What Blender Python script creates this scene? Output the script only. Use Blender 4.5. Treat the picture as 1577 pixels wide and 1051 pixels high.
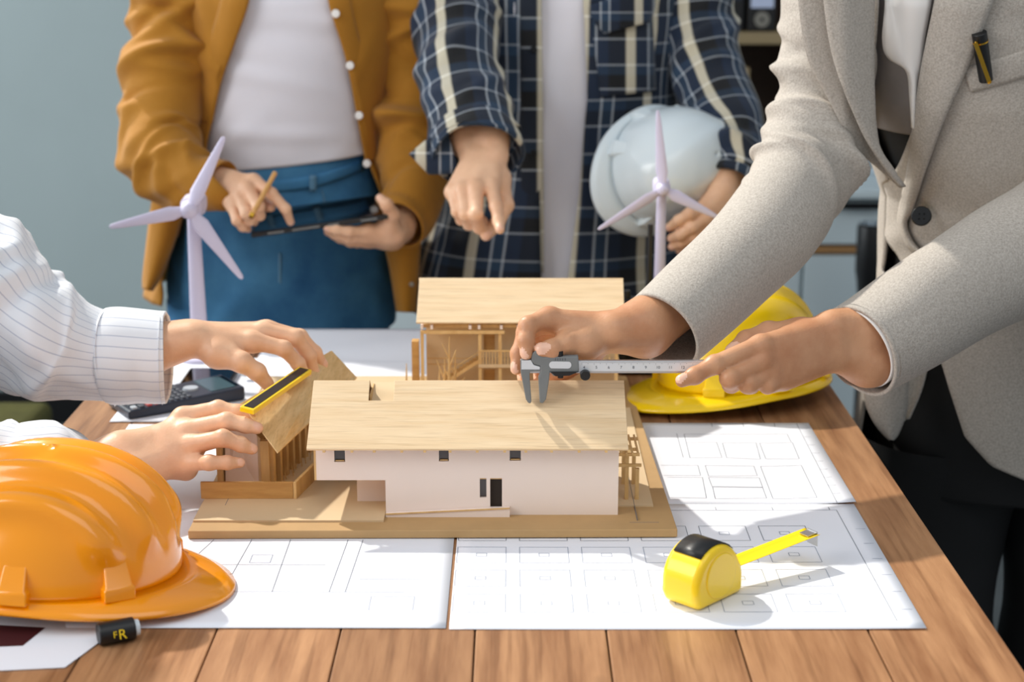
import bpy, bmesh, math, random
import numpy as np
from mathutils import Vector, Matrix, Euler

random.seed(7)
rng = np.random.default_rng(7)
for _o in list(bpy.data.objects):
    bpy.data.objects.remove(_o)
SC = bpy.context.scene
COL = SC.collection

# ------------------------------------------------------------------ camera
F_PX, CX, CY = 2500.0, 788.5, 525.5
CAM_Z, PITCH = 1.36, math.radians(14.7)
_c, _s = math.cos(PITCH), math.sin(PITCH)
cam = bpy.data.cameras.new('camera')
cam.sensor_width = 36.0
cam.lens = 36.0 * F_PX / 1577.0
cam.clip_start, cam.clip_end = 0.05, 60
cam.dof.use_dof = True
cam.dof.focus_distance = 1.66
cam.dof.aperture_fstop = 5.0
cam_o = bpy.data.objects.new('camera', cam)
COL.objects.link(cam_o)
cam_o.location = (0, 0, CAM_Z)
cam_o.rotation_euler = (math.pi / 2 - PITCH, 0, 0)
SC.camera = cam_o

# ------------------------------------------------------------------ light
w = bpy.data.worlds.new('daylight')
SC.world = w
w.use_nodes = True
w.node_tree.nodes['Background'].inputs[0].default_value = (0.80, 0.90, 1.0, 1)
w.node_tree.nodes['Background'].inputs[1].default_value = 0.40

def lamp(name, kind, loc, target, energy, color=(1, 1, 1), **kw):
    d = bpy.data.lights.new(name, kind)
    d.energy = energy
    d.color = color
    for k, v in kw.items():
        setattr(d, k, v)
    o = bpy.data.objects.new(name, d)
    COL.objects.link(o)
    o.location = loc
    o.rotation_euler = (Vector(target) - Vector(loc)).to_track_quat('-Z', 'Y').to_euler()
    return o

lamp('sun', 'SUN', (-3.2, 5.0, 5.2), (0, 1.7, 0.75), 3.3, (1.0, 0.95, 0.86), angle=0.03)
lamp('front_left_fill', 'AREA', (-2.7, 0.5, 2.3), (0.1, 2.0, 0.9), 54, (1.0, 0.985, 0.96), shape='RECTANGLE', size=2.2, size_y=1.8)  # added soft fill from front left, no window built there
lamp('rear_left_fill', 'AREA', (-3.2, 3.0, 2.1), (0.6, 3.2, 0.8), 48, (0.93, 0.98, 1.0), shape='RECTANGLE', size=1.6, size_y=1.8)  # added area light to brighten the sideboard, no window behind it
lamp('overhead_fill', 'AREA', (0.5, 0.4, 2.9), (0.1, 2.0, 0.8), 12, (1.0, 0.98, 0.95), shape='RECTANGLE', size=2.0, size_y=1.6)  # added overhead fill, not a lamp of the room

SC.view_settings.view_transform = 'Standard'
SC.view_settings.look = 'None'
SC.view_settings.gamma = 1
SC.view_settings.use_curve_mapping = False
SC.view_settings.exposure = 0.2

# ------------------------------------------------------------------ measuring helpers
T = 0.75           # height of the table top

def ray(px, py):
    u, v = (px - CX) / F_PX, -(py - CY) / F_PX
    return u, _c + v * _s, -_s + v * _c

def at(px, py, Y):
    r = ray(px, py)
    t = Y / r[1]
    return np.array((r[0] * t, Y, CAM_Z + r[2] * t))

def on(px, py, z):
    r = ray(px, py)
    t = (z - CAM_Z) / r[2]
    return np.array((r[0] * t, r[1] * t, z))

# ------------------------------------------------------------------ materials
def lin(c):
    return tuple(((x / 255) / 12.92 if x <= 10.3 else ((x / 255 + 0.055) / 1.055) ** 2.4) for x in c)

def new_mat(name):
    m = bpy.data.materials.new(name)
    m.use_nodes = True
    nt = m.node_tree
    return m, nt, nt.nodes['Principled BSDF']

def mat(name, rgb, rough=0.5, metal=0.0, var=0.0, scale=20.0, stretch=(1, 1, 1), bump=0.0, bscale=300.0, coat=0.0,
        sheen=0.0, sss=0.0, spec=0.5, detail=4.0, dark=None, coord='Object', rand=0.0, emit=0.0, streak=None, knots=0.0):
    """procedural principled material: base colour sRGB 0-255, noise variation, noise bump"""
    m, nt, b = new_mat(name)
    N, L = nt.nodes, nt.links
    col = lin(rgb)
    b.inputs['Base Color'].default_value = (*col, 1)
    b.inputs['Roughness'].default_value = rough
    b.inputs['Metallic'].default_value = metal
    b.inputs['Specular IOR Level'].default_value = spec
    b.inputs['Coat Weight'].default_value = coat
    b.inputs['Coat Roughness'].default_value = 0.08
    if sheen:
        b.inputs['Sheen Weight'].default_value = sheen
        b.inputs['Sheen Roughness'].default_value = 0.5
    if sss:
        b.inputs['Subsurface Weight'].default_value = sss
        b.inputs['Subsurface Radius'].default_value = (0.006, 0.0025, 0.0012)
        b.inputs['Subsurface Scale'].default_value = 1.0
    tc = N.new('ShaderNodeTexCoord')
    mp = N.new('ShaderNodeMapping')
    mp.inputs['Scale'].default_value = stretch
    L.new(tc.outputs[coord], mp.inputs['Vector'])
    src = None
    if var or dark:
        nz = N.new('ShaderNodeTexNoise')
        nz.inputs['Scale'].default_value = scale
        nz.inputs['Detail'].default_value = detail
        nz.inputs['Roughness'].default_value = 0.6
        L.new(mp.outputs[0], nz.inputs['Vector'])
        cr = N.new('ShaderNodeValToRGB')
        d = lin(dark) if dark else tuple(c * (1 - var) for c in col)
        h = tuple(min(1, c * (1 + var * 0.5)) for c in col)
        cr.color_ramp.elements[0].position = 0.3
        cr.color_ramp.elements[0].color = (*d, 1)
        cr.color_ramp.elements[1].position = 0.68
        cr.color_ramp.elements[1].color = (*h, 1)
        L.new(nz.outputs['Fac'], cr.inputs[0])
        src = cr.outputs[0]
        if rand:
            oi = N.new('ShaderNodeObjectInfo')
            mr = N.new('ShaderNodeMapRange')
            mr.inputs['To Min'].default_value = 1 - rand
            mr.inputs['To Max'].default_value = 1 + rand
            L.new(oi.outputs['Random'], mr.inputs['Value'])
            hs = N.new('ShaderNodeHueSaturation')
            L.new(mr.outputs[0], hs.inputs['Value'])
            L.new(src, hs.inputs['Color'])
            src = hs.outputs[0]
        if rand:                                   # every plank shows its own stretch of grain
            vm = N.new('ShaderNodeVectorMath'); vm.operation = 'SCALE'
            cb = N.new('ShaderNodeCombineXYZ')
            for q in range(3): L.new(oi.outputs['Random'], cb.inputs[q])
            L.new(cb.outputs[0], vm.inputs[0]); vm.inputs['Scale'].default_value = 37.0
            L.new(vm.outputs[0], mp.inputs['Location'])
        if streak:                                 # fine darker grain lines
            st, sstr, ssc = streak
            m2 = N.new('ShaderNodeMapping'); m2.inputs['Scale'].default_value = sstr
            L.new(tc.outputs[coord], m2.inputs['Vector'])
            if rand: L.new(vm.outputs[0], m2.inputs['Location'])
            n2 = N.new('ShaderNodeTexNoise'); n2.inputs['Scale'].default_value = ssc; n2.inputs['Detail'].default_value = 3
            L.new(m2.outputs[0], n2.inputs['Vector'])
            r2 = N.new('ShaderNodeValToRGB')
            r2.color_ramp.elements[0].position = .34; r2.color_ramp.elements[0].color = (1 - st, 1 - st * 1.15, 1 - st * 1.3, 1)
            r2.color_ramp.elements[1].position = .48; r2.color_ramp.elements[1].color = (1, 1, 1, 1)
            L.new(n2.outputs['Fac'], r2.inputs[0])
            mu = N.new('ShaderNodeMix'); mu.data_type = 'RGBA'; mu.blend_type = 'MULTIPLY'; mu.inputs[0].default_value = 1
            L.new(src, mu.inputs[6]); L.new(r2.outputs[0], mu.inputs[7]); src = mu.outputs[2]
        if knots:
            vo = N.new('ShaderNodeTexVoronoi'); vo.inputs['Scale'].default_value = 6.5
            m3 = N.new('ShaderNodeMapping'); m3.inputs['Scale'].default_value = (1.0, .55, 1.0)
            L.new(tc.outputs[coord], m3.inputs['Vector']); L.new(m3.outputs[0], vo.inputs['Vector'])
            r3 = N.new('ShaderNodeValToRGB')
            r3.color_ramp.elements[0].position = .025; r3.color_ramp.elements[0].color = (.30, .24, .2, 1)
            r3.color_ramp.elements[1].position = .075; r3.color_ramp.elements[1].color = (1, 1, 1, 1)
            L.new(vo.outputs['Distance'], r3.inputs[0])
            mu = N.new('ShaderNodeMix'); mu.data_type = 'RGBA'; mu.blend_type = 'MULTIPLY'; mu.inputs[0].default_value = knots
            L.new(src, mu.inputs[6]); L.new(r3.outputs[0], mu.inputs[7]); src = mu.outputs[2]
        L.new(src, b.inputs['Base Color'])
    if bump:
        nb = N.new('ShaderNodeTexNoise')
        nb.inputs['Scale'].default_value = bscale
        nb.inputs['Detail'].default_value = 3
        L.new(mp.outputs[0], nb.inputs['Vector'])
        bp = N.new('ShaderNodeBump')
        bp.inputs['Strength'].default_value = bump
        bp.inputs['Distance'].default_value = 0.002
        L.new(nb.outputs['Fac'], bp.inputs['Height'])
        L.new(bp.outputs[0], b.inputs['Normal'])
    if emit:
        b.inputs['Emission Color'].default_value = (*col, 1)
        b.inputs['Emission Strength'].default_value = emit
    return m

def stripes_mat(name, u_stops, u_period, v_stops, v_period, rough=0.85, mix=0.5, bump=0.25):
    """woven check: colour bands along the cloth's own u and v (metres), averaged like a twill"""
    m, nt, b = new_mat(name)
    N, L = nt.nodes, nt.links
    b.inputs['Roughness'].default_value = rough
    b.inputs['Sheen Weight'].default_value = 0.15
    uv = N.new('ShaderNodeUVMap')
    sp = N.new('ShaderNodeSeparateXYZ')
    L.new(uv.outputs[0], sp.inputs[0])
    outs = []
    for k, (stops, per) in enumerate(((u_stops, u_period), (v_stops, v_period))):
        mm = N.new('ShaderNodeMath'); mm.operation = 'DIVIDE'; mm.inputs[1].default_value = per
        fr = N.new('ShaderNodeMath'); fr.operation = 'FRACT'
        L.new(sp.outputs[k], mm.inputs[0]); L.new(mm.outputs[0], fr.inputs[0])
        cr = N.new('ShaderNodeValToRGB')
        el = cr.color_ramp.elements
        cr.color_ramp.interpolation = 'LINEAR'
        while len(el) < len(stops):
            el.new(0.5)
        for e, (p, c) in zip(el, stops):
            e.position = p
            e.color = (*lin(c), 1)
        L.new(fr.outputs[0], cr.inputs[0])
        outs.append(cr.outputs[0])
    mx = N.new('ShaderNodeMix'); mx.data_type = 'RGBA'
    mx.inputs[0].default_value = mix
    L.new(outs[0], mx.inputs[6]); L.new(outs[1], mx.inputs[7])
    L.new(mx.outputs[2], b.inputs['Base Color'])
    nb = N.new('ShaderNodeTexNoise'); nb.inputs['Scale'].default_value = 350
    tc = N.new('ShaderNodeTexCoord'); L.new(tc.outputs['Object'], nb.inputs['Vector'])
    bp = N.new('ShaderNodeBump'); bp.inputs['Strength'].default_value = bump; bp.inputs['Distance'].default_value = 0.002
    L.new(nb.outputs['Fac'], bp.inputs['Height']); L.new(bp.outputs[0], b.inputs['Normal'])
    return m

M = {}
M['wall'] = mat('wall_paint', (158, 172, 174), 0.9, var=0.06, scale=1.5)
M['floor'] = mat('floor_concrete', (92, 96, 96), 0.6, var=0.15, scale=4)
M['table'] = mat('oiled_table_wood', (184, 137, 97), 0.40, scale=5, stretch=(9, 0.9, 9), dark=(136, 91, 58), rand=0.12, bump=0.12, bscale=40, detail=8, streak=(.26, (60, 2.2, 60), 2.2), knots=.8)
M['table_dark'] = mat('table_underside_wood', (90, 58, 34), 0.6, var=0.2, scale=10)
M['metal_black'] = mat('black_metal', (24, 25, 27), 0.45, 0.6)
M['paper'] = mat('white_paper', (236, 238, 246), 0.75, var=0.02, scale=5)
M['ink'] = mat('grey_plotter_ink', (100, 106, 120), 0.8)
M['ink_soft'] = mat('pale_plotter_ink', (150, 158, 176), 0.8)
M['balsa'] = mat('balsa_wood', (236, 210, 172), 0.62, scale=9, stretch=(1.2, 16, 16), dark=(224, 193, 150), streak=(.13, (7, 190, 190), 3.0), bump=0.08, bscale=60, detail=6)
M['balsa_y'] = mat('balsa_wood_long', (224, 194, 144), 0.62, scale=9, stretch=(14, 1.2, 14), dark=(204, 170, 116), streak=(.13, (190, 7, 190), 3.0), bump=0.08, bscale=60, detail=6)
M['strip'] = mat('basswood_strip', (222, 186, 128), 0.6, scale=16, stretch=(6, 6, 2), dark=(204, 164, 106), rand=0.06)
M['oak'] = mat('basswood_board', (206, 162, 98), 0.55, scale=9, stretch=(2, 12, 16), dark=(182, 136, 76), detail=6)
M['card'] = mat('pink_white_card', (238, 222, 212), 0.8, var=0.02, scale=8)
M['card2'] = mat('cream_card', (214, 188, 150), 0.8, var=0.03, scale=8)
M['mdf'] = mat('mdf_board', (186, 150, 102), 0.7, var=0.06, scale=30)
M['smoked'] = mat('smoked_acetate', (62, 54, 52), 0.15)
M['dark'] = mat('interior_shade', (38, 28, 20), 0.8)  # flat dark tone for the shade inside the model's doorway
M['orange'] = mat('orange_abs', (255, 158, 0), 0.2, coat=0.7)
M['yellow'] = mat('yellow_abs', (255, 214, 0), 0.26, coat=0.5)
M['hatwhite'] = mat('white_abs', (226, 238, 244), 0.28, coat=0.4)
M['black'] = mat('black_plastic', (20, 21, 23), 0.42)
M['blackg'] = mat('black_gloss_glass', (8, 10, 14), 0.06, coat=0.5)
M['ylw'] = mat('yellow_plastic', (255, 214, 22), 0.32, coat=0.3)
M['tapeblade'] = mat('yellow_tape_enamel', (255, 216, 20), 0.4)
M['steel'] = mat('brushed_steel', (205, 208, 212), 0.34, 0.9, var=0.05, scale=80, stretch=(1, 30, 30))
M['steelw'] = mat('satin_scale_face', (222, 226, 230), 0.4, 0.35)
M['greyp'] = mat('grey_composite', (118, 121, 121), 0.5, var=0.06, scale=40)
M['turb'] = mat('lilac_white_plastic', (214, 208, 232), 0.45)
M['navy'] = mat('navy_plastic', (30, 40, 58), 0.4)
M['key'] = mat('dark_key', (62, 68, 80), 0.5)
M['keyw'] = mat('pale_key', (176, 182, 190), 0.5)
M['keyr'] = mat('red_key', (184, 74, 74), 0.5)
M['lcd'] = mat('lcd_glass', (68, 92, 100), 0.2)
M['gold'] = mat('gold_metal', (226, 176, 66), 0.25, 1.0)
M['cabw'] = mat('cabinet_white', (214, 228, 232), 0.5)
M['cabwood'] = mat('cabinet_wood_strip', (176, 132, 84), 0.5, var=0.1, scale=20, stretch=(1, 8, 8))
M['bookwood'] = mat('bookcase_dark_wood', (78, 54, 38), 0.55, var=0.2, scale=12, stretch=(1, 8, 8))
M['shelfwood'] = mat('shelf_edge_wood', (150, 132, 98), 0.5, var=0.08, scale=20)
M['beige'] = mat('beige_book_cloth', (172, 152, 116), 0.8)
M['binderw'] = mat('white_binder', (206, 220, 230), 0.5)
M['ring'] = mat('binder_ring_metal', (150, 148, 140), 0.35, 0.7)
M['label'] = mat('pale_blue_label', (196, 208, 236), 0.6)
M['maroon'] = mat('maroon_patch', (66, 16, 20), 0.6)
M['olive'] = mat('olive_fabric', (96, 92, 40), 0.9, var=0.2, scale=30)

# ------------------------------------------------------------------ object helpers
def tag(o, label=None, cat=None, group=None, kind=None):
    if label: o['label'] = label
    if cat: o['category'] = cat
    if group: o['group'] = group
    if kind: o['kind'] = kind
    return o

def thing(name, loc, label, cat, group=None, rot=None):
    o = bpy.data.objects.new(name, None)
    o.empty_display_size = 0.05
    COL.objects.link(o)
    o.location = Vector([float(v) for v in loc])
    if rot is not None:
        o.rotation_euler = rot
    return tag(o, label, cat, group)

def mesh_obj(name, verts, faces, m, parent=None, smooth=False, uv=None, local=False, label=None, angle=None):
    me = bpy.data.meshes.new(name)
    verts = np.asarray(verts, dtype=float)
    me.from_pydata([tuple(v) for v in verts], [], [tuple(int(i) for i in f) for f in faces])
    for mm in (m if isinstance(m, (list, tuple)) else [m]):
        me.materials.append(mm)
    if uv is not None:
        lay = me.uv_layers.new(name='UVMap')
        uv = np.asarray(uv, dtype=float)
        idx = np.zeros(len(me.loops), dtype=np.int32)
        me.loops.foreach_get('vertex_index', idx)
        lay.data.foreach_set('uv', uv[idx].ravel())
    if smooth:
        me.polygons.foreach_set('use_smooth', [True] * len(me.polygons))
        if angle:
            me.set_sharp_from_angle(angle=math.radians(angle))
    me.update()
    o = bpy.data.objects.new(name, me)
    COL.objects.link(o)
    if parent is not None:
        o.parent = parent
        if not local:
            q = parent
            loc = Vector((0, 0, 0))
            while q is not None:
                loc += q.location if q.type == 'EMPTY' else Vector((0, 0, 0))
                q = q.parent
            o.matrix_parent_inverse = Matrix.Translation(-loc) if parent.type == 'EMPTY' else Matrix()
    if label:
        o['label'] = label
    return o

def bev(o, w=0.001, seg=2):
    md = o.modifiers.new('bevel', 'BEVEL')
    md.width = w
    md.segments = seg
    md.limit_method = 'ANGLE'
    return o

def solid(o, t, off=0.0):
    md = o.modifiers.new('solid', 'SOLIDIFY')
    md.thickness = t
    md.offset = off
    return o

def sub(o, n=1):
    md = o.modifiers.new('sub', 'SUBSURF')
    md.levels = n
    md.render_levels = n
    return o

class G:
    """collects geometry of ONE part"""
    def __init__(s):
        s.v, s.f = [], []
    def add(s, v, f):
        n = len(s.v)
        s.v += [tuple(map(float, p)) for p in v]
        s.f += [tuple(i + n for i in q) for q in f]
        return s
    def box(s, c, d, R=None):
        x, y, z = d[0] / 2, d[1] / 2, d[2] / 2
        v = [Vector((a, b, e)) for a in (-x, x) for b in (-y, y) for e in (-z, z)]
        if R is not None:
            v = [R @ p for p in v]
        c = Vector([float(q) for q in c])
        return s.add([p + c for p in v], [(0, 1, 3, 2), (4, 6, 7, 5), (0, 4, 5, 1), (2, 3, 7, 6), (0, 2, 6, 4), (1, 5, 7, 3)])
    def span(s, a, b):
        a, b = np.minimum(a, b), np.maximum(a, b)
        return s.box((a + b) / 2, b - a)
    def bar(s, p, q, w, h=None, up=(0, 0, 1)):
        """square bar from p to q"""
        h = h or w
        p, q = Vector([float(i) for i in p]), Vector([float(i) for i in q])
        d = q - p
        L = d.length
        d.normalize()
        u = Vector(up)
        a = d.cross(u)
        if a.length < 1e-4:
            a = d.cross(Vector((1, 0, 0)))
        a.normalize()
        u = a.cross(d)
        R = Matrix((a, d, u)).transposed()
        return s.box((p + q) / 2, (w, L, h), R)
    def cyl(s, p, q, r0, r1=None, n=16):
        r1 = r0 if r1 is None else r1
        p, q = Vector([float(i) for i in p]), Vector([float(i) for i in q])
        d = (q - p).normalized()
        a = d.cross(Vector((0, 0, 1)))
        if a.length < 1e-3:
            a = Vector((1, 0, 0))
        a.normalize()
        b = d.cross(a)
        v = []
        for (c, r) in ((p, r0), (q, r1)):
            v += [c + a * (r * math.cos(2 * math.pi * i / n)) + b * (r * math.sin(2 * math.pi * i / n)) for i in range(n)]
        f = [(i, (i + 1) % n, n + (i + 1) % n, n + i) for i in range(n)]
        f += [tuple(range(n))[::-1], tuple(range(n, 2 * n))]
        return s.add(v, f)
    def prism(s, pts, ext):
        """polygon (3-d points) pushed along vector ext"""
        n = len(pts)
        e = Vector([float(i) for i in ext])
        pts = [Vector([float(i) for i in p]) for p in pts]
        v = pts + [p + e for p in pts]
        f = [tuple(range(n)), tuple(range(n, 2 * n))[::-1]] + [(i, i + n, (i + 1) % n + n, (i + 1) % n) for i in range(n)]
        return s.add(v, f)
    def quad(s, a, b, c, d):
        return s.add([a, b, c, d], [(0, 1, 2, 3)])
    def build(s, name, m, parent=None, smooth=False, angle=35, **kw):
        o = mesh_obj(name, s.v, s.f, m, parent, smooth, angle=angle if smooth else None, **kw)
        bm = bmesh.new()
        bm.from_mesh(o.data)
        bmesh.ops.recalc_face_normals(bm, faces=bm.faces)
        bm.to_mesh(o.data)
        bm.free()
        return o

def grid_faces(nr, nc, wrap=False):
    f = []
    for i in range(nr - 1):
        for j in range(nc if wrap else nc - 1):
            k = (j + 1) % nc
            f.append((i * nc + j, i * nc + k, (i + 1) * nc + k, (i + 1) * nc + j))
    return f

# ------------------------------------------------------------------ the setting
g = G(); g.span((-4, -1.5, -0.05), (4, 5.2, 0.0)); tag(g.build('floor', M['floor']), 'grey concrete floor', kind='structure')
g = G(); g.span((-4, 4.3, 0), (4, 4.4, 2.9)); tag(g.build('wall_back', M['wall']), 'plain grey green painted wall', kind='structure')
g = G(); g.span((-4, 4.28, 0), (4, 4.3, 0.09)); tag(g.build('baseboard_back', M['metal_black']), 'dark baseboard along the back wall', kind='structure')

# white sideboard along the back
c0, c1 = at(560, 300, 3.6)[0], at(1660, 300, 3.6)[0]
ZT = at(1300, 291, 3.6)[2]
cab = thing('sideboard', ((c0 + c1) / 2, 3.8, 0), 'long white sideboard with drawers behind the standing people', 'cabinet')
g = G(); g.span((c0, 3.62, 0.05), (c1, 4.2, ZT - 0.02)); g.build('body', M['cabw'], cab)
g = G(); g.span((c0 - .01, 3.58, ZT - 0.02), (c1 + .01, 4.2, ZT)); bev(g.build('worktop', M['cabw'], cab), .003)
zs = at(1260, 384, 3.6)[2]
g = G(); g.span((c0, 3.595, zs - 0.008), (c1, 3.62, zs + 0.006)); g.build('wood_strip', M['cabwood'], cab)
edges = [at(x, 400, 3.6)[0] for x in (560, 735, 905, 1068, 1236, 1405, 1660)]
for a, b in zip(edges[:-1], edges[1:]):
    g = G(); g.span((a + .004, 3.598, zs + 0.012), (b - .004, 3.62, ZT - 0.028)); d = bev(g.build('drawer_front', M['cabw'], cab), .002)
    h = (a + b) / 2 - .02
    hz = at(1300, 315, 3.6)[2]
    g = G(); g.span((h - .035, 3.575, hz - .007), (h + .06, 3.585, hz + .007))
    g.span((h - .03, 3.583, hz - .004), (h - .02, 3.6, hz + .004)); g.span((h + .045, 3.583, hz - .004), (h + .055, 3.6, hz + .004))
    g.build('drawer_handle', M['metal_black'], d)
    g = G(); g.span((a + .004, 3.598, 0.07), (b - .004, 3.62, zs - 0.014)); bev(g.build('cabinet_door', M['cabw'], cab), .002)

# bookcase above it
b0, b1 = at(1068, 60, 3.9)[0], at(1700, 60, 3.9)[0]
zsh = at(1150, 60, 3.75)[2]
bk = thing('bookcase', ((b0 + b1) / 2, 4.0, ZT), 'dark wooden bookcase with pale shelf edge behind the grey suit sleeve', 'bookcase')
g = G(); g.span((b0, 4.16, ZT), (b1, 4.19, ZT + 1.1)); g.build('back_panel', M['bookwood'], bk)
xdiv = at(1262, 200, 3.9)[0]
for x in (b0, xdiv, b1):
    g = G(); g.span((x - .012, 3.78, ZT), (x + .012, 4.16, ZT + 1.1)); g.build('upright', M['bookwood'], bk)
for z in (zsh, zsh + .42, ZT + 1.1):
    g = G(); g.span((b0, 3.76, z - .013), (b1, 4.16, z + .013)); bev(g.build('shelf_board', M['shelfwood'], bk), .002)
for i, px in enumerate((1124, 1173)):
    x = at(px, 30, 3.8)[0]
    bd = thing('lever_arch_binder', (x, 3.95, zsh + .013), ['black binder with grey finger ring next to the plaid sleeve', 'black binder with pale blue label and grey finger ring'][i], 'binder', 'black binders on the shelf')
    hw = .0325
    g = G(); g.span((x - hw, 3.8, zsh + .0135), (x + hw, 4.1, zsh + .33)); bev(g.build('cover', M['black'], bd), .004)
    zc = at(px, 30, 3.8)[2]
    g = G(); g.cyl((x, 3.801, zc), (x, 3.794, zc), .0175, n=24); rg = g.build('finger_ring', M['ring'], bd, smooth=True)
    g = G(); g.cyl((x, 3.7939, zc), (x, 3.7925, zc), .0045, n=16); g.build('ring_hole', M['black'], rg)
    zl = at(px, 12 if i else 1, 3.8)[2]
    g = G(); g.span((x - .026, 3.797, zl), (x + .026, 3.8005, zl + .12)); g.build('spine_label', M['label'] if i else M['navy'], bd)
x = at(1141, 150, 3.85)[0]; z0 = ZT + .0005
g = G(); g.span((x - .02, 3.83, z0), (x + .016, 4.05, at(1141, 103, 3.85)[2]))
tag(bev(g.build('hardcover_book', M['beige']), .003), 'beige cloth book upright in the dark bookcase', 'book')
for i in range(6):
    px = 1290 + i * 19
    x = at(px, 260, 3.8)[0]
    bd = thing('document_binder', (x, 3.95, ZT), ('first', 'second', 'third', 'fourth', 'fifth', 'last')[i] + ' from the left in the row of white binders on the sideboard', 'binder', 'white binders on the sideboard')
    g = G(); g.span((x - .0125, 3.8, ZT + .0005), (x + .0125, 4.08, ZT + .29)); bev(g.build('spine', M['binderw'], bd), .003)
    g = G(); g.span((x - .012, 3.797, ZT + .02), (x + .012, 3.8005, ZT + .026)); g.build('spine_band', M['ring'], bd)

# tall tapered bin in front of the sideboard, seen between the suit sleeves
bx_, bz_ = at(1354, 352, 3.3)[0], at(1354, 352, 3.3)[2]
bn = thing('waste_bin', (bx_, 3.35, 0), 'tall black tapered bin in front of the white sideboard', 'bin')
V = []
pr_ = [(.0, .03), (.018, .032), (.02, bz_ * .75), (.028, bz_ - .08), (.034, bz_ - .07), (.034, bz_ - .004), (.031, bz_)]
pr_ = [(.055, 0.0), (.055, .02), (.022, .05), (.020, bz_ - .22), (.030, bz_ - .12), (.034, bz_ - .10), (.034, bz_ - .006), (.031, bz_)]
for (r, z) in pr_:
    V += [(bx_ + r * math.cos(2 * math.pi * i / 28), 3.35 + r * math.sin(2 * math.pi * i / 28), z) for i in range(28)]
mesh_obj('bin_body', V, grid_faces(len(pr_), 28, True), M['black'], bn, smooth=True, angle=40)
g = G(); g.cyl((bx_, 3.35, bz_ - .004), (bx_, 3.35, bz_ + .002), .0325, n=28); g.build('bin_lid', M['blackg'], bn, smooth=True)
# ------------------------------------------------------------------ table
TX0, TX1, TY0, TY1 = -0.557, 0.428, 1.02, 2.385
tb = thing('work_table', ((TX0 + TX1) / 2, (TY0 + TY1) / 2, 0), 'brown wooden plank table under the house model', 'table')
seams = [TX0, -0.472, -0.368, -0.2605, -0.151, -0.0325, 0.083, 0.1975, 0.314, TX1]
for a, b in zip(seams[:-1], seams[1:]):
    g = G(); g.span((a + .0007, TY0, T - .03), (b - .0007, TY1, T)); bev(g.build('plank', M['table'], tb), .0012)
for y in (TY0 + .1, TY1 - .1):
    g = G(); g.span((TX0 + .05, y - .012, T - .1), (TX1 - .05, y + .012, T - .03)); g.build('apron', M['table_dark'], tb)
for x in (TX0 + .06, TX1 - .06):
    g = G(); g.span((x - .012, TY0 + .1, T - .1), (x + .012, TY1 - .1, T - .03)); g.build('apron', M['table_dark'], tb)
for x in (TX0 + .075, TX1 - .075):
    for y in (TY0 + .12, TY1 - .12):
        g = G(); g.span((x - .03, y - .03, 0), (x + .03, y + .03, T - .03)); bev(g.build('leg', M['table_dark'], tb), .003)

# ------------------------------------------------------------------ drawings on the table
def paper(label, x0, x1, y0, y1, lines=(), soft=(), z=0.0006, curl=None, rot=0.0, group='building plan sheets'):
    """sheet with its own gentle waviness; printed lines follow the sheet (world xy polylines)"""
    cx, cy = (x0 + x1) / 2, (y0 + y1) / 2
    cr, sr = math.cos(rot), math.sin(rot)
    ph = random.random() * 6
    def zf(x, y):
        d = 0.0005 * (1 + math.sin(9 * x + ph) * math.sin(7 * y + ph))
        if curl:
            d += curl((x - x0) / (x1 - x0), (y - y0) / (y1 - y0))
        return T + z + d
    def W(x, y, dz=0.0):
        zz = zf(x, y) + dz
        return (cx + (x - cx) * cr - (y - cy) * sr, cy + (x - cx) * sr + (y - cy) * cr, zz)
    th = thing('plan_sheet', (cx, cy, T), label, 'paper', group)
    nx, ny = 28, 22
    V = [W(x0 + (x1 - x0) * i / (nx - 1), y0 + (y1 - y0) * j / (ny - 1)) for j in range(ny) for i in range(nx)]
    s = mesh_obj('sheet', V, grid_faces(ny, nx), M['paper'], th, smooth=True)
    solid(s, 0.0004, -1)
    for nm, ll, mm, wd in (('printed_lines', lines, M['ink'], 0.00055), ('faint_lines', soft, M['ink_soft'], 0.0006)):
        if not ll:
            continue
        g = G()
        for pl in ll:
            for (ax, ay), (bx, by) in zip(pl[:-1], pl[1:]):
                L = math.hypot(bx - ax, by - ay)
                if L < 1e-6: continue
                n = max(1, int(L / 0.012))
                ux, uy = -(by - ay) / L * wd / 2, (bx - ax) / L * wd / 2
                v = []
                for k in range(n + 1):
                    t = k / n
                    x, y = ax + (bx - ax) * t, ay + (by - ay) * t
                    v += [W(x + ux, y + uy, 0.0003), W(x - ux, y - uy, 0.0003)]
                g.add(v, [(2 * k, 2 * k + 1, 2 * k + 3, 2 * k + 2) for k in range(n)])
        tag(mesh_obj(nm, g.v, g.f, mm, s), kind='stuff')
    return th

def zm(pts, ox, oy, sc):
    return [tuple(on(ox + x / sc, oy + y / sc, T + .001)[:2]) for x, y in pts]

def rect(x0, y0, x1, y1):
    return [(x0, y0), (x1, y0), (x1, y1), (x0, y1), (x0, y0)]

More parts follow.
